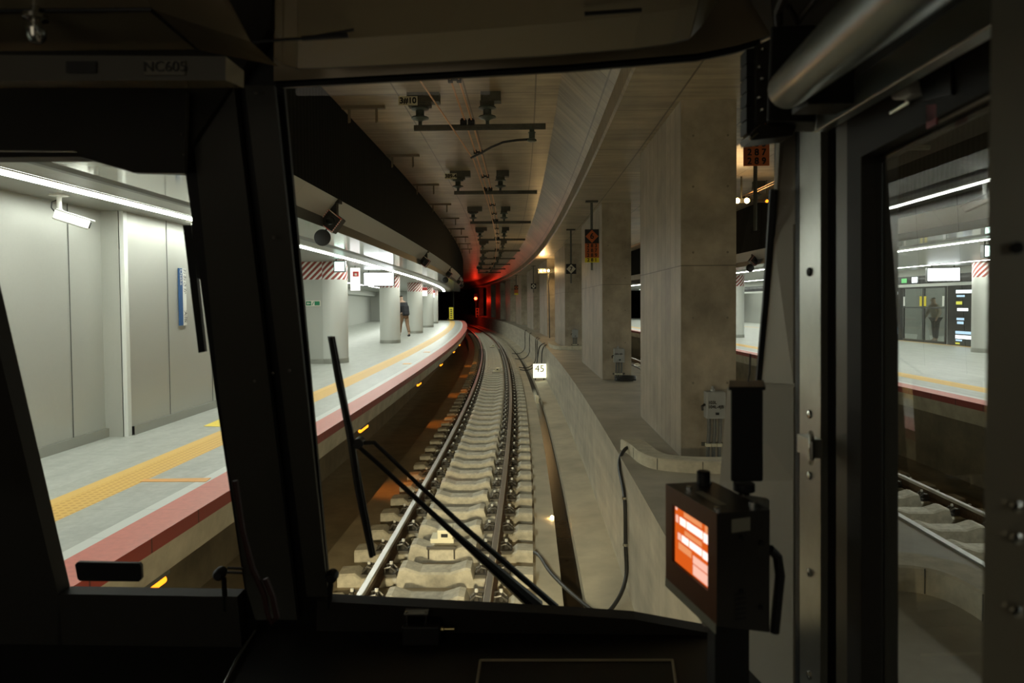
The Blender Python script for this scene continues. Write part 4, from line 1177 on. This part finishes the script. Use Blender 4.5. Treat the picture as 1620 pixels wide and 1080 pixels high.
# cab ceiling left + beam with label
mb = MB()
mb.poly([hp(-120, 82, 1.12), hp(310, 78, 1.12), hp(238, 14, .98), hp(-120, 18, .98)], 'cab_beige')
mb.poly([hp(-120, 18, .98), hp(238, 14, .98), hp(150, -300, .62), hp(-320, -300, .62)], 'cab_beige')
mb.poly([hp(310, 78, 1.12), hp(440, 105, 1.12), hp(397, 66, 1.0), hp(330, -60, .80), hp(150, -300, .62), hp(238, 14, .98)], 'cab_brown')
mb.tube([hp(-120, 18, .978), hp(238, 14, .978), hp(312, 76, 1.118)], .004, 'rubber', 6)
cl2 = struct(mb, 'ceiling_cab')
cl2['label'] = 'dim beige cab ceiling'
# cross beam
mb = MB()
B = [(-160, 84), (357, 88), (386, 108), (386, 138), (357, 126), (-160, 126)]
mb.poly([hp(-160, 86, 1.0), hp(357, 89, 1.0), hp(357, 127, 1.0), hp(-160, 127, 1.0)], 'cab_panel')
mb.poly([hp(357, 89, 1.0), hp(386, 112, 1.12), hp(386, 139, 1.12), hp(357, 127, 1.0)], 'cab_beige')
mb.poly([hp(-160, 127, 1.0), hp(357, 127, 1.0), hp(386, 139, 1.12), hp(-160, 139, 1.12)], 'cab_brown')
mb.poly([hp(-160, 86, 1.0), hp(357, 89, 1.0), hp(386, 112, 1.12), hp(-160, 112, 1.12)], 'cab_panel')
bm0 = mb.build('cross_beam'); tag(bm0, 'dark cross beam with a number label above the left cab window', 'beam')
mb = MB(); mb.prism([hp(229, 96, .998), hp(293, 96, .998), hp(293, 119, .998), hp(229, 119, .998)], (0, -.001, 0), 'label_dim'); lb = mb.build('label_plate', bm0)
text('lettering', 'NC605', .021, 'ink', hp(261, 106, .996), (1, 0, 0), UP, lb, .001)
mb = MB(); mb.prism([hp(105, 97, .998), hp(153, 97, .998), hp(153, 116, .998), hp(105, 116, .998)], (0, -.001, 0), 'cab_black'); mb.build('grille', bm0)
# sun visor board above the left window
mb = MB(); mb.prism([front(x, y, -.06) for x, y in ((-80, 150), (300, 150), (296, 276), (217, 275), (123, 241), (-80, 240))], (0, -.012, 0), 'cab_dark', 'cab_panel')
vz = mb.build('sun_visor'); tag(vz, 'dark board with a stepped lower edge above the left cab window', 'visor')
mb = MB()
for x, y in ((287, 212), (291, 245)):
    mb = MB(); mb.lathe([(.0025, 0), (0, .003)], front(x, y, -.075), 'clip_steel', 8, axis=(0, -1, 0)); mb.build('screw', vz)
# ceiling lamp knob
c = hp(65, 14, .98)
t = thing('coat_hook', 'small chrome knob on the cab ceiling at top left', 'knob', c)
mb = MB(); mb.lathe([(.004, .01), (.006, -.01), (.016, -.014), (.016, -.02), (.008, -.024), (.008, -.03), (.013, -.034), (.012, -.045), (.007, -.052), (0, -.053)], (0, -.012, 0), 'chrome', 14); mb.build('stem', t, smooth=True, local=True)

# side wall on the right, plane X = xs(Y)
def xs(Y): return .50 + .045 * (Y - .6)
def sw(px, py, off=0.0):
    r = ray(px, py)
    # X = .473 + off + .045 Y
    t = (.473 + off) / (r.x - .045 * r.y)
    return CAM + r * t
INW = Vector((-.02, 0, 0))
mb = MB()
# front post strips
def strip(mb, x0, x1, m, off=0.0, y0=-150, y1=1250, vec=INW):
    q = off + vec.x
    mb.prism([sw(x0, y0, q), sw(x1, y0, q), sw(x1, y1, q), sw(x0, y1, q)], -vec, m)
swall = MB()
strip(swall, 1225, 1900, 'cab_panel', .06, -260, 128, INW)
strip(swall, 1225, 1400, 'cab_panel', .06)
strip(swall, 1570, 2400, 'cab_panel', .06)
wr = struct(swall, 'wall_right_cab')
mb = MB()
cpl = [(1330, -120), (1252, -10), (1240, 45), (1224, 355), (1201, 606), (1153, 612), (1141, 760), (1124, 985), (1118, 1250)]
for (xa, ya), (xb, yb_) in zip(cpl, cpl[1:]):
    mb.quad(front(xa, ya), front(xb, yb_), sw(1258, yb_, -.004), sw(1258, ya, -.004), 'cab_grey')
cpo = mb.build('corner_panel', wr); md = cpo.modifiers.new('solid', 'SOLIDIFY'); md.thickness = .008; md.offset = 0
mb = MB(); strip(mb, 1258, 1264, 'rubber', .0, vec=INW * .6); mb.build('door_seal', wr)
mb = MB(); strip(mb, 1265, 1298, 'door_steel', -.0, vec=INW * .6); plt = mb.build('strike_plate', wr)
for y in (430, 655, 752, 905, 1068):
    mb = MB(); mb.lathe([(.008, 0), (.007, .003), (0, .005)], sw(1281, y, -.0125), 'black_satin' if y == 430 else 'chrome', 10, axis=(-1, 0, 0)); mb.build('screw', plt)
mb = MB(); strip(mb, 1299, 1323, 'cab_black', .03); mb.build('jamb_recess', wr)
mb = MB(); strip(mb, 1323, 1363, 'jamb_brown', .012); mb.build('jamb', wr)
# latch on the strike plate
lt = thing('door_latch', 'steel latch hook on the bright strip beside the cab door', 'latch', sw(1281, 720, -.036))
mb = MB(); a = sw(1281, 705, -.038)
mb.box(a, (.02, .05, .03), 'door_steel'); mb.build('block', lt)
mb = MB(); mb.tube([sw(1283, 684, -.036), sw(1284, 700, -.05), sw(1284, 725, -.05), sw(1283, 732, -.038)], .004, 'chrome', 8); mb.build('hook', lt, smooth=True)
# door with window
dr = MB()
dv = Vector((-.03, 0, 0))
def dpoly(px, m, off=.01, vec=dv): dr.prism([sw(x, y, off + vec.x) for x, y in px], -vec, m)
dpoly([(1340, -150), (1900, -150), (1900, -30), (1640, 103), (1362, 248), (1362, 1250), (1340, 1250)], 'cab_dark', .012)
dpoly([(1572, -150), (1900, -150), (1900, 1250), (1572, 1250)], 'cab_dark', .012)
door = struct(dr, 'door_1')
mb = MB(); mb.prism([sw(x, y, -.002) for x, y in ((1388, 150), (1480, 97), (1600, 30), (1600, 142), (1388, 240))], INW * .3, 'cab_grey'); ph = mb.build('header_panel', door)
mb = MB(); mb.tube([sw(1392, 254, .012), sw(1600, 152, .012)], .005, 'rubber', 6); mb.tube([sw(1390, 254, .014), sw(1390, 1150, .014)], .005, 'rubber', 6); mb.build('gasket', door)
# pane: slightly inclined drop window
mb = MB()
pan = []
for x, y in ((1385, 200), (1640, 90), (1640, 1250), (1385, 1250)):
    p = sw(x, y, .012); p = p + Vector((-.034 * (p.z - 2.4), 0, 0)); pan.append(p)
mb.poly(pan, 'door_glass'); pn = mb.build('pane', door)
# hardware above the door window
hw = thing('window_catch', 'white and black catch on the panel above the cab door window', 'catch', sw(1450, 150, -.01))
mb = MB(); mb.prism([sw(x, y, -.012) for x, y in ((1430, 148), (1437, 140), (1462, 127), (1469, 150), (1452, 158), (1436, 158))], (-.02, 0, 0), 'white_paint'); bevel(mb.build('grip', hw), .003)
mb = MB(); mb.prism([sw(x, y, -.010) for x, y in ((1468, 118), (1520, 96), (1522, 150), (1476, 160))], (-.012, 0, 0), 'cab_black'); mb.build('body', hw)
mb = MB(); mb.tube([sw(1411, 178, -.02), sw(1441, 160, -.02)], .004, 'chrome', 8); mb.tube([sw(1430, 125, -.02), sw(1486, 92, -.02)], .003, 'brass', 6); mb.tube([sw(1410, 194, -.012), sw(1500, 165, -.012)], .005, 'cab_black', 6); mb.tube([sw(1440, 198, -.012), sw(1515, 164, -.012)], .004, 'cab_black', 6); mb.build('rods', hw)
mb = MB(); mb.prism([sw(x, y, -.016) for x, y in ((1468, 166), (1484, 165), (1484, 196), (1468, 204))], (-.002, 0, 0), 'red_tag'); tag(mb.build('hanging_tag'), 'small dark red tag hanging below the window catch', 'tag')

# blind tube and rail at upper right
t = thing('blind_roller', 'dull metal blind roller running up beside the cab ceiling at right', 'roller', sw(1243, 145, -.12))
a = sw(1246, 141, -.14); b = sw(1440, -30, -.22)
mb = MB(); d = (b - a)
mb.tube([a, a + d * .02, a + d * .5, a + d * 1.5], [.024, .027, .027, .027], 'blind_tube', 20); mb.build('tube', t, smooth=True)
a2 = sw(1292, 190, -.05); b2 = sw(1520, 40, -.10)
d2 = b2 - a2
mb = MB(); mb.prism([a2 + Vector((0, 0, .02)), a2 + Vector((0, 0, -.018)), a2 + Vector((.015, .004, -.018)), a2 + Vector((.03, .01, .03))], d2 * 1.6, 'blind_tube'); mb.build('guide_rail', t)
mb = MB(); mb.tube([a2 + Vector((-.003, 0, -.018)), a2 + d2 * 1.6 + Vector((-.003, 0, -.018))], .0015, 'door_steel_dull', 6); mb.build('lip', t)
mb = MB(); mb.box(a + d * .10 + Vector((.05, .03, .0)), (.06, .05, .05), 'cab_black'); mb.build('end_bracket', t)

# black box at the top right corner with finned side
def yb(px, py, Y): return atY(px, py, Y)
t = thing('relay_box', 'black ribbed box with small screws at the top right windscreen corner', 'box', yb(1240, 190, 1.05))
mb = MB(); mb.prism([yb(1219, 40, 1.05), yb(1292, 38, 1.05), yb(1292, 192, 1.05), yb(1213, 190, 1.05)], (.028, .07, 0), 'cab_black'); bevel(mb.build('case', t), .004)
mb = MB()
for k in range(6):
    y0 = 78 + k * 22.5
    mb.prism([yb(1181, y0, 1.12), yb(1200, y0 - 3, 1.12), yb(1200, y0 + 19, 1.12), yb(1181, y0 + 20, 1.12)], (0, .03, 0), 'rubber')
mb.prism([yb(1196, 72, 1.11), yb(1222, 60, 1.11), yb(1216, 190, 1.11), yb(1196, 208, 1.11)], (0, .03, 0), 'cab_dark')
mb.build('ribbed_side', t)
for x, y in ((1206, 79), (1201, 107), (1206, 125), (1201, 155), (1206, 174)):
    mb = MB(); mb.lathe([(.004, 0), (.003, .004), (0, .005)], yb(x, y, 1.105), 'chrome', 6, axis=(0, -1, 0)); mb.build('screw', t)
mb = MB(); mb.prism([yb(1186, 214, 1.08), yb(1204, 196, 1.08), yb(1262, 193, 1.08), yb(1254, 214, 1.08), yb(1190, 222, 1.08)], (0, .05, 0), 'mon_case'); mb.build('lower_lid', t)
mb = MB(); mb.tube([yb(1186, 221, 1.078), yb(1199, 211, 1.078)], .002, 'chrome', 6); mb.build('edge_strip', t)
# straps near ceiling
mb = MB(); mb.tube([yb(1232, 38, 1.0), yb(1231, 18, .98), yb(1247, -20, .9)], .006, 'cab_dark', 6); mb.tube([yb(1263, 36, 1.0), yb(1247, 9, .95)], .004, 'cab_dark', 6); mb.tube([yb(1262, 34, 1.0), yb(1300, -15, .9)], .005, 'cab_dark', 6)
tag(mb.build('ceiling_stay'), 'thin dark stays between the ribbed box and cab ceiling', 'stay')
mb = MB(); mb.poly([yb(1150, -60, 1.12), yb(1225, 60, 1.14), yb(1420, 60, 1.1), yb(1500, -150, 1.0), yb(1200, -200, 1.0)], 'cab_panel'); 
o = struct(mb, 'ceiling_corner'); md = o.modifiers.new('s', 'SOLIDIFY'); md.thickness = .01

# monitor ------------------------------------------------------------------
ZT = 2.56 - 337 * .95 / 1080
def zat(px, py, z): return atZ(px, py, z)
TR = atY(1134, 812, .95); ZT = TR.z
TL = atZ(1053, 765, ZT); RR = atZ(1218, 806, ZT); BK = TL + (RR - TR)
zb0 = atY(1132, 990, TR.y).z; zb1 = zb0
BL = Vector((TL.x, TL.y, atY(1054, 915, TL.y).z)); BR = Vector((TR.x, TR.y, zb0)); RB = Vector((RR.x, RR.y, atY(1217, 1000, RR.y).z)); KB = Vector((BK.x, BK.y, BL.z))
t = thing('cab_monitor', 'black cab monitor box with a glowing orange screen', 'monitor', (TR.x, TR.y, zb0))
mb = MB(); i = mb.add([TL, TR, RR, BK, BL, BR, RB, KB])
for q in ((3, 2, 1, 0), (1, 2, 6, 5), (2, 3, 7, 6), (3, 0, 4, 7), (4, 5, 6, 7)): mb.face([i + k for k in q], 'mon_case')
U = lambda u, v: TL * (1 - u) * (1 - v) + TR * u * (1 - v) + BL * (1 - u) * v + BR * u * v
ux = (TR - TL).normalized(); uz = (BL - TL).normalized(); nf = uz.cross(ux).normalized()
if nf.x > 0: nf = -nf
a0, a1, b0, b1 = .145, .845, .17, .755
# bezel as four strips plus recess
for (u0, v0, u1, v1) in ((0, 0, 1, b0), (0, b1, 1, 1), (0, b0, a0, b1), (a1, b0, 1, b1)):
    mb.quad(U(u0, v0), U(u1, v0), U(u1, v1), U(u0, v1), 'mon_bezel_glow')
for (u0, v0, u1, v1) in ((a0, b0, a1, b0), (a1, b0, a1, b1), (a1, b1, a0, b1), (a0, b1, a0, b0)):
    mb.quad(U(u0, v0), U(u1, v1), U(u1, v1) - nf * .006, U(u0, v0) - nf * .006, 'cab_black')
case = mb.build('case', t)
mb = MB(); mb.quad(*[U(u, v) - nf * .005 for u, v in ((a0, b0), (a1, b0), (a1, b1), (a0, b1))], 'mon_orange'); sc = mb.build('screen', t)
mb = MB()
def sq(u0, u1, v0, v1, m):
    f = lambda u, v: U(a0 + (a1 - a0) * u, b0 + (b1 - b0) * v) - nf * .0042
    mb.quad(f(u0, v0), f(u1, v0), f(u1, v1), f(u0, v1), m)
sq(.28, .78, .035, .12, 'mon_amber'); sq(.86, .99, .03, .15, 'mon_amber')
sq(.04, .12, .16, .29, 'mon_pink'); sq(.16, .34, .16, .29, 'mon_white'); sq(.36, .80, .16, .29, 'mon_white'); sq(.82, .99, .16, .31, 'mon_white')
sq(.30, .78, .34, .42, 'mon_amber')
sq(.10, .2, .45, .57, 'mon_pink'); sq(.22, .42, .45, .57, 'mon_white'); sq(.44, .78, .45, .57, 'mon_white'); sq(.80, .99, .45, .58, 'mon_white')
sq(.12, .50, .61, .73, 'mon_amber'); sq(.54, .99, .65, .78, 'mon_pink'); sq(.54, .99, .80, .97, 'mon_pink'); sq(.03, .09, .02, .08, 'mon_pink')
mb.build('screen_rows', sc)
mb = MB(); sv = (RR - TR); f2 = lambda u, v: TR + sv * u + (BR - TR) * v + (sv.cross(UP)).normalized() * .001
mb.quad(f2(.27, .06), f2(.62, .05), f2(.62, .17), f2(.27, .18), 'label_cream'); mb.build('rating_label', t)
mb = MB()
for k in range(6): mb.quad(f2(.34, .72 + k * .045), f2(.55, .715 + k * .045), f2(.55, .735 + k * .045), f2(.34, .74 + k * .045), 'cab_black')
mb.build('vent_slots', t)
mb = MB()
for u, v in ((.46, .16), (.46, .64), (.83, .22), (.83, .8)):
    mb = MB(); mb.lathe([(.004, 0), (.003, .003), (0, .003)], f2(u, v + .07), 'black_satin', 8, axis=(0, -1, 0)); mb.build('screw', t)
g2 = lambda u, w: TL + (TR - TL) * u + (BK - TL) * w + UP * .0
for u, w in ((.25, .25), (.92, .1), (.12, .8), (.85, .85)):
    mb = MB(); mb.lathe([(.005, 0), (.005, .005), (0, .006)], g2(u, w), 'chrome', 8); mb.build('screw', t)
mb = MB(); mb.quad(g2(.35, .25) + UP * .001, g2(.8, .25) + UP * .001, g2(.8, .42) + UP * .001, g2(.35, .42) + UP * .001, 'label_cream'); mb.build('top_label', t)
mb = MB(); mb.quad(BL + nf * .001 + UP * .003, BR + nf * .001 + UP * .003, BR + nf * .001 - UP * .012, BL + nf * .001 - UP * .012, 'label_cream'); mb.build('lower_strip', t)
kn = atY(1113, 758, BK.y - .02)
mb = MB(); mb.lathe([(.011, -.012), (.011, .012), (.009, .014), (0, .014)], kn, 'rubber', 12); mb.build('knob', t, smooth=True)
mb = MB(); mb.prism([RR + Vector((-.012, .07, -.0)), RR + Vector((.075, .20, -.045)), RR + Vector((.075, .20, -.16)), RR + Vector((-.012, .07, -.15))], (0, .012, 0), 'cab_panel')
mb.prism([BR + Vector((.01, .04, 0)), BR + Vector((.06, .04, 0)), BR + Vector((.06, .04, -.2)), BR + Vector((.01, .04, -.2))], (0, .04, 0), 'cab_black')
mb.prism([BL + Vector((.02, .0, .0)), BL + Vector((.05, .0, .0)), BL + Vector((.06, -.05, -.05)), BL + Vector((.045, -.05, -.05))], (0, -.012, 0), 'cab_grey')
mb.build('bracket', t)
# black housing above monitor
t = thing('speaker_box', 'tall black box mounted beside the windscreen above the monitor', 'box', yb(1180, 765, 1.05))
mb = MB(); mb.prism([yb(1156, 614, 1.06), yb(1207, 614, 1.06), yb(1207, 762, 1.06), yb(1156, 762, 1.06)], (.024, .07, 0), 'cab_black'); bevel(mb.build('case', t), .003)
mb = MB(); mb.prism([yb(1153, 612, 1.055), yb(1211, 612, 1.055), yb(1211, 617, 1.055), yb(1153, 617, 1.055)], (.03, .09, 0), 'cab_black'); mb.build('lid', t)
mb = MB(); c = yb(1177, 764, 1.09); mb.lathe([(.017, 0), (.017, -.012), (.009, -.016), (.009, -.05), (0, -.05)], c, 'rubber', 14); mb.build('plug', t, smooth=True)
mb = MB(); mb.tube([yb(1182, 612, 1.12), yb(1186, 590, 1.15), yb(1187, 560, 1.2)], .0015, 'rubber', 6); mb.build('lead', t)
# cable loop right of monitor
mb = MB(); mb.tube([yb(1218, 868, .98), yb(1230, 880, .985), yb(1234, 910, .985), yb(1230, 950, .98), yb(1225, 1000, .98)], .007, 'rubber', 8); tag(mb.build('monitor_cable', smooth=True), 'black cable looping down at the right of the cab monitor', 'cable')

# wipers (outside the glass)
t = thing('windscreen_wiper', 'long black wiper with twin arms across the main windscreen', 'wiper', front(860, 960, .06))
mb = MB(); mb.tube([front(x, y, .05) for x, y in ((523, 533), (535, 600), (553, 680), (566, 770), (588, 880))], [.006, .007, .0085, .0085, .006], 'wiper_black', 6); mb.build('blade', t)
mb = MB(); mb.prism([front(x, y, .055) for x, y in ((518, 532), (529, 532), (594, 879), (584, 881))], (0, .006, 0), 'wiper_black'); mb.build('rubber_strip', t)
mb = MB(); mb.tube([front(x, y, .06) for x, y in ((568, 707), (600, 735), (660, 790), (720, 845), (850, 960))], [.005, .0055, .006, .0075, .019], 'wiper_black', 8); mb.build('arm', t)
mb = MB(); mb.tube([front(x, y, .06) for x, y in ((560, 701), (592, 700), (650, 755), (730, 830), (880, 960))], [.006, .005, .005, .0065, .0085], 'wiper_black', 8); mb.build('arm', t)
mb = MB(); mb.lathe([(.012, 0), (.012, .03), (0, .03)], front(566, 702, .045), 'wiper_black', 12, axis=(0, 1, 0)); mb.build('joint', t)
t = thing('window_wiper', 'short black wiper hanging at the right edge of the left cab window', 'wiper', front(300, 560, .05))
mb = MB(); mb.prism([front(x, y, .05) for x, y in ((289, 356), (302, 356), (324, 556), (314, 558))], (0, .012, 0), 'wiper_black'); mb.build('blade', t)
mb = MB(); mb.prism([front(x, y, .04) for x, y in ((303, 345), (322, 345), (338, 440), (330, 446), (312, 440), (305, 390))], (0, .02, 0), 'wiper_black'); mb.build('arm', t)
# plate stuck at the bottom of left window
mb = MB()
c0 = [(127, 886), (224, 888), (227, 892), (228, 912), (224, 917), (131, 916), (127, 912), (123, 890)]
mb.prism([front(x, y, -.02) for x, y in c0], (0, -.012, 0), 'cab_black'); bevel(mb.build('black_plate'), .002); tag(bpy.data.objects['black_plate'], 'black rounded plate at the bottom left of the left cab window', 'plate')
t = thing('wiper_pivot', 'round black knob with a rod at the bottom of the left cab window', 'knob', front(353, 935, -.05))
mb = MB(); mb.lathe([(.014, 0), (.014, .02), (.009, .026), (0, .026)], front(351, 904, -.03), 'cab_black', 16, axis=(0, -1, 0)); mb.build('knob', t, smooth=True)
mb = MB(); mb.tube([front(354, 915, -.04), front(357, 965, -.04)], .006, 'cab_black', 8); mb.tube([front(360, 898, -.04), front(384, 899, -.04)], .003, 'cab_dark', 6); mb.tube([front(360, 905, -.04), front(384, 906, -.04)], .003, 'cab_dark', 6); mb.build('rod', t)
t = thing('screen_knob', 'round black knob at the bottom left of the main windscreen', 'knob', front(527, 935, -.05))
mb = MB(); mb.lathe([(.014, 0), (.014, .02), (.009, .026), (0, .026)], front(527, 908, -.03), 'cab_black', 16, axis=(0, -1, 0)); mb.build('knob', t, smooth=True)
mb = MB(); mb.tube([front(524, 918, -.04), front(520, 960, -.04)], .006, 'cab_black', 8); mb.build('rod', t)
# coiled hose beside centre post
mb = MB(); q = [yb(x, y, 1.30) for x, y in ((372, 760), (384, 840), (400, 900), (418, 940), (424, 970), (430, 985), (438, 975), (432, 945), (420, 915))]
mb.tube(q, .006, 'hose_red', 8); tag(mb.build('hose', smooth=True), 'dark red hose looping at the foot of the centre post', 'hose')

# dashboard
mb = MB()
ZD = front(700, 975).z - .02
pts = [atZ(408, 985, ZD), atZ(1250, 1010, ZD), atZ(1250, 1400, ZD), atZ(300, 1400, ZD), atZ(372, 1050, ZD), atZ(388, 1020, ZD)]
mb.prism(pts, (0, 0, -.05), 'desk_black'); desk = mb.build('dashboard'); tag(desk, 'black driver desk below the main windscreen', 'desk')
mb = MB(); mb.tube([atZ(409, 990, ZD + .004), atZ(392, 1016, ZD + .004), atZ(374, 1045, ZD + .004), atZ(352, 1090, ZD + .004), atZ(320, 1180, ZD + .004)], .005, 'chrome', 8); mb.build('edge_rail', desk, smooth=True)
mb = MB()
for a, b in (((760, 1044), (1064, 1044)), ((760, 1044), (752, 1100)), ((1064, 1044), (1072, 1100))):
    mb.tube([atZ(a[0], a[1], ZD + .002), atZ(b[0], b[1], ZD + .002)], .003, 'cab_beige', 6)
mb.build('inlay_frame', desk)
# left lower desk
mb = MB(); zl = ZD - .05
mb.prism([atZ(-200, 990, zl), atZ(405, 990, zl), atZ(345, 1120, zl), atZ(300, 1400, zl), atZ(-200, 1400, zl)], (0, 0, -.05), 'desk_black'); tag(mb.build('side_desk'), 'dark shelf below the left cab window', 'desk')
# switch box on dashboard
cbx = atZ(665, 1022, ZD)
t = thing('switch_box', 'small black switch box with a clear guard plate on the driver desk', 'switch', cbx)
mb = MB(); mb.box((.0, .035, .022), (.085, .07, .044), 'cab_black'); bevel(mb.build('body', t, local=True), .003)
mb = MB(); mb.box((-.012, .04, .066), (.055, .045, .003), 'acrylic'); mb.build('guard_plate', t, local=True)
mb = MB()
for x in (-.034, .010):
    for y in (.022, .058): mb.tube([(x, y, .044), (x, y, .07)], .0028, 'chrome', 6)
mb.build('standoffs', t, local=True)
mb = MB(); mb.tube([(.042, .03, .025), (.05, .03, .025), (.052, .03, .025), (.075, .03, .025)], [.006, .006, .003, .003], 'brass', 8); mb.build('plunger', t, local=True)

# near steel post at far right
mb = MB(); _a, _b = yb(1571, -200, .46), yb(1760, -200, .46)
mb.prism([_a, _b, Vector((_b.x, .46, 1.15)), Vector((_a.x, .46, 1.15))], (.045, .05, 0), 'door_steel_dull')
pst = tag(mb.build('steel_post'), 'blurred steel door post at the right edge of the cab', 'post')
for y, m in ((392, 'cab_black'), (800, 'chrome'), (850, 'chrome'), (965, 'chrome')):
    mb = MB(); mb.lathe([(.004, 0), (.004, .003), (0, .004)], yb(1606, y, .458), m, 8, axis=(0, -1, 0)); mb.build('screw', pst)

# shell of the cab behind and around the viewer
mb = MB(); mb.quad((-2.45, -1.2, 3.35), (.75, -1.2, 3.35), (.75, 1.05, 3.2), (-2.45, 1.05, 3.2), 'cab_beige'); struct(mb, 'ceiling_roof')
mb = MB(); mb.quad((-2.45, -1.2, 1.15), (.75, -1.2, 1.15), (.75, 1.75, 1.15), (-2.45, 1.75, 1.15), 'cab_dark'); struct(mb, 'floor_cab')
mb = MB(); mb.quad((-2.45, -1.2, 1.15), (.75, -1.2, 1.15), (.75, -1.2, 3.35), (-2.45, -1.2, 3.35), 'cab_dark'); struct(mb, 'wall_back_cab')
mb = MB()
for y0, y1, z0, z1 in ((-1.2, 1.8, 1.15, 2.0), (-1.2, 1.8, 2.8, 3.35), (-1.2, -.2, 2.0, 2.8), (.6, 1.8, 2.0, 2.8)): mb.box((-2.47, (y0 + y1) / 2, (z0 + z1) / 2), (.04, y1 - y0, z1 - z0), 'cab_dark')
struct(mb, 'wall_left_cab')

# =================================================================== LIGHTS
def light(name, typ, loc, energy, col, **kw):
    l = bpy.data.lights.new(name, typ); l.energy = energy; l.color = col
    for k, v in kw.items(): setattr(l, k, v)
    o = bpy.data.objects.new(name, l); COL.objects.link(o); o.location = loc
    return o
def aim(o, tgt):
    d = Vector(tgt) - o.location; o.rotation_euler = d.to_track_quat('-Z', 'Y').to_euler()
for k, o in enumerate((-.85, .85)):
    c = P(o, 2.3, 1.25)
    hl = light('headlight', 'SPOT', c, 48, (1, .84, .50), spot_size=math.radians(88), spot_blend=.35, shadow_soft_size=.09)
    aim(hl, c + DT(2) * math.cos(math.radians(43)) - UP * math.sin(math.radians(43)))
    hl = light('headlight', 'SPOT', c, 560, (1, .86, .55), spot_size=math.radians(26), spot_blend=.5, shadow_soft_size=.09)
    aim(hl, c + DT(2) * math.cos(math.radians(12)) - UP * math.sin(math.radians(12)))
    hl = light('headlight', 'SPOT', c, 48, (1, .83, .52), spot_size=math.radians(140), spot_blend=1.0, shadow_soft_size=.09)
    aim(hl, P(o * .5, 24, 2.2))
for s_ in (4.3, 10.1, 15.7, 20.7, 26.2, 30.5):
    am = light('amber_lamp_beam', 'SPOT', P(-1.47, s_, .70), 20, (1, .27, .02), spot_size=math.radians(75), spot_blend=.8, shadow_soft_size=.05)
    aim(am, P(-.95, s_ + .1, -.25))
light('cab_fill_light', 'AREA', (-.9, -1.1, 2.7), 2.6, (1, .88, .68), size=1.2).rotation_euler = (math.radians(90), 0, 0)  # added fill behind the viewer, brightens the cab panels
hp_ = P(2.15, 29.9, 3.99); light('lamp_glow', 'POINT', hp_, 60, (1, .62, .25), shadow_soft_size=.08)
hq = atY(1174.5, 317, 14.85); light('lamp_glow', 'POINT', hq, 4, (1, .62, .25), shadow_soft_size=.08)
light('signal_glow', 'POINT', (sgp.x + .1, sgp.y - 2.5, sgp.z - .3), 100, (1, .03, .01), shadow_soft_size=.12)

# =================================================================== RENDER LOOK
w = bpy.data.worlds.new('world'); S.world = w; w.use_nodes = True
w.node_tree.nodes['Background'].inputs[0].default_value = (0, 0, 0, 1)
w.node_tree.nodes['Background'].inputs[1].default_value = 0
S.view_settings.view_transform = 'Standard'
S.view_settings.look = 'None'
S.view_settings.gamma = 1.0
S.view_settings.exposure = 0.0
S.view_settings.use_curve_mapping = False
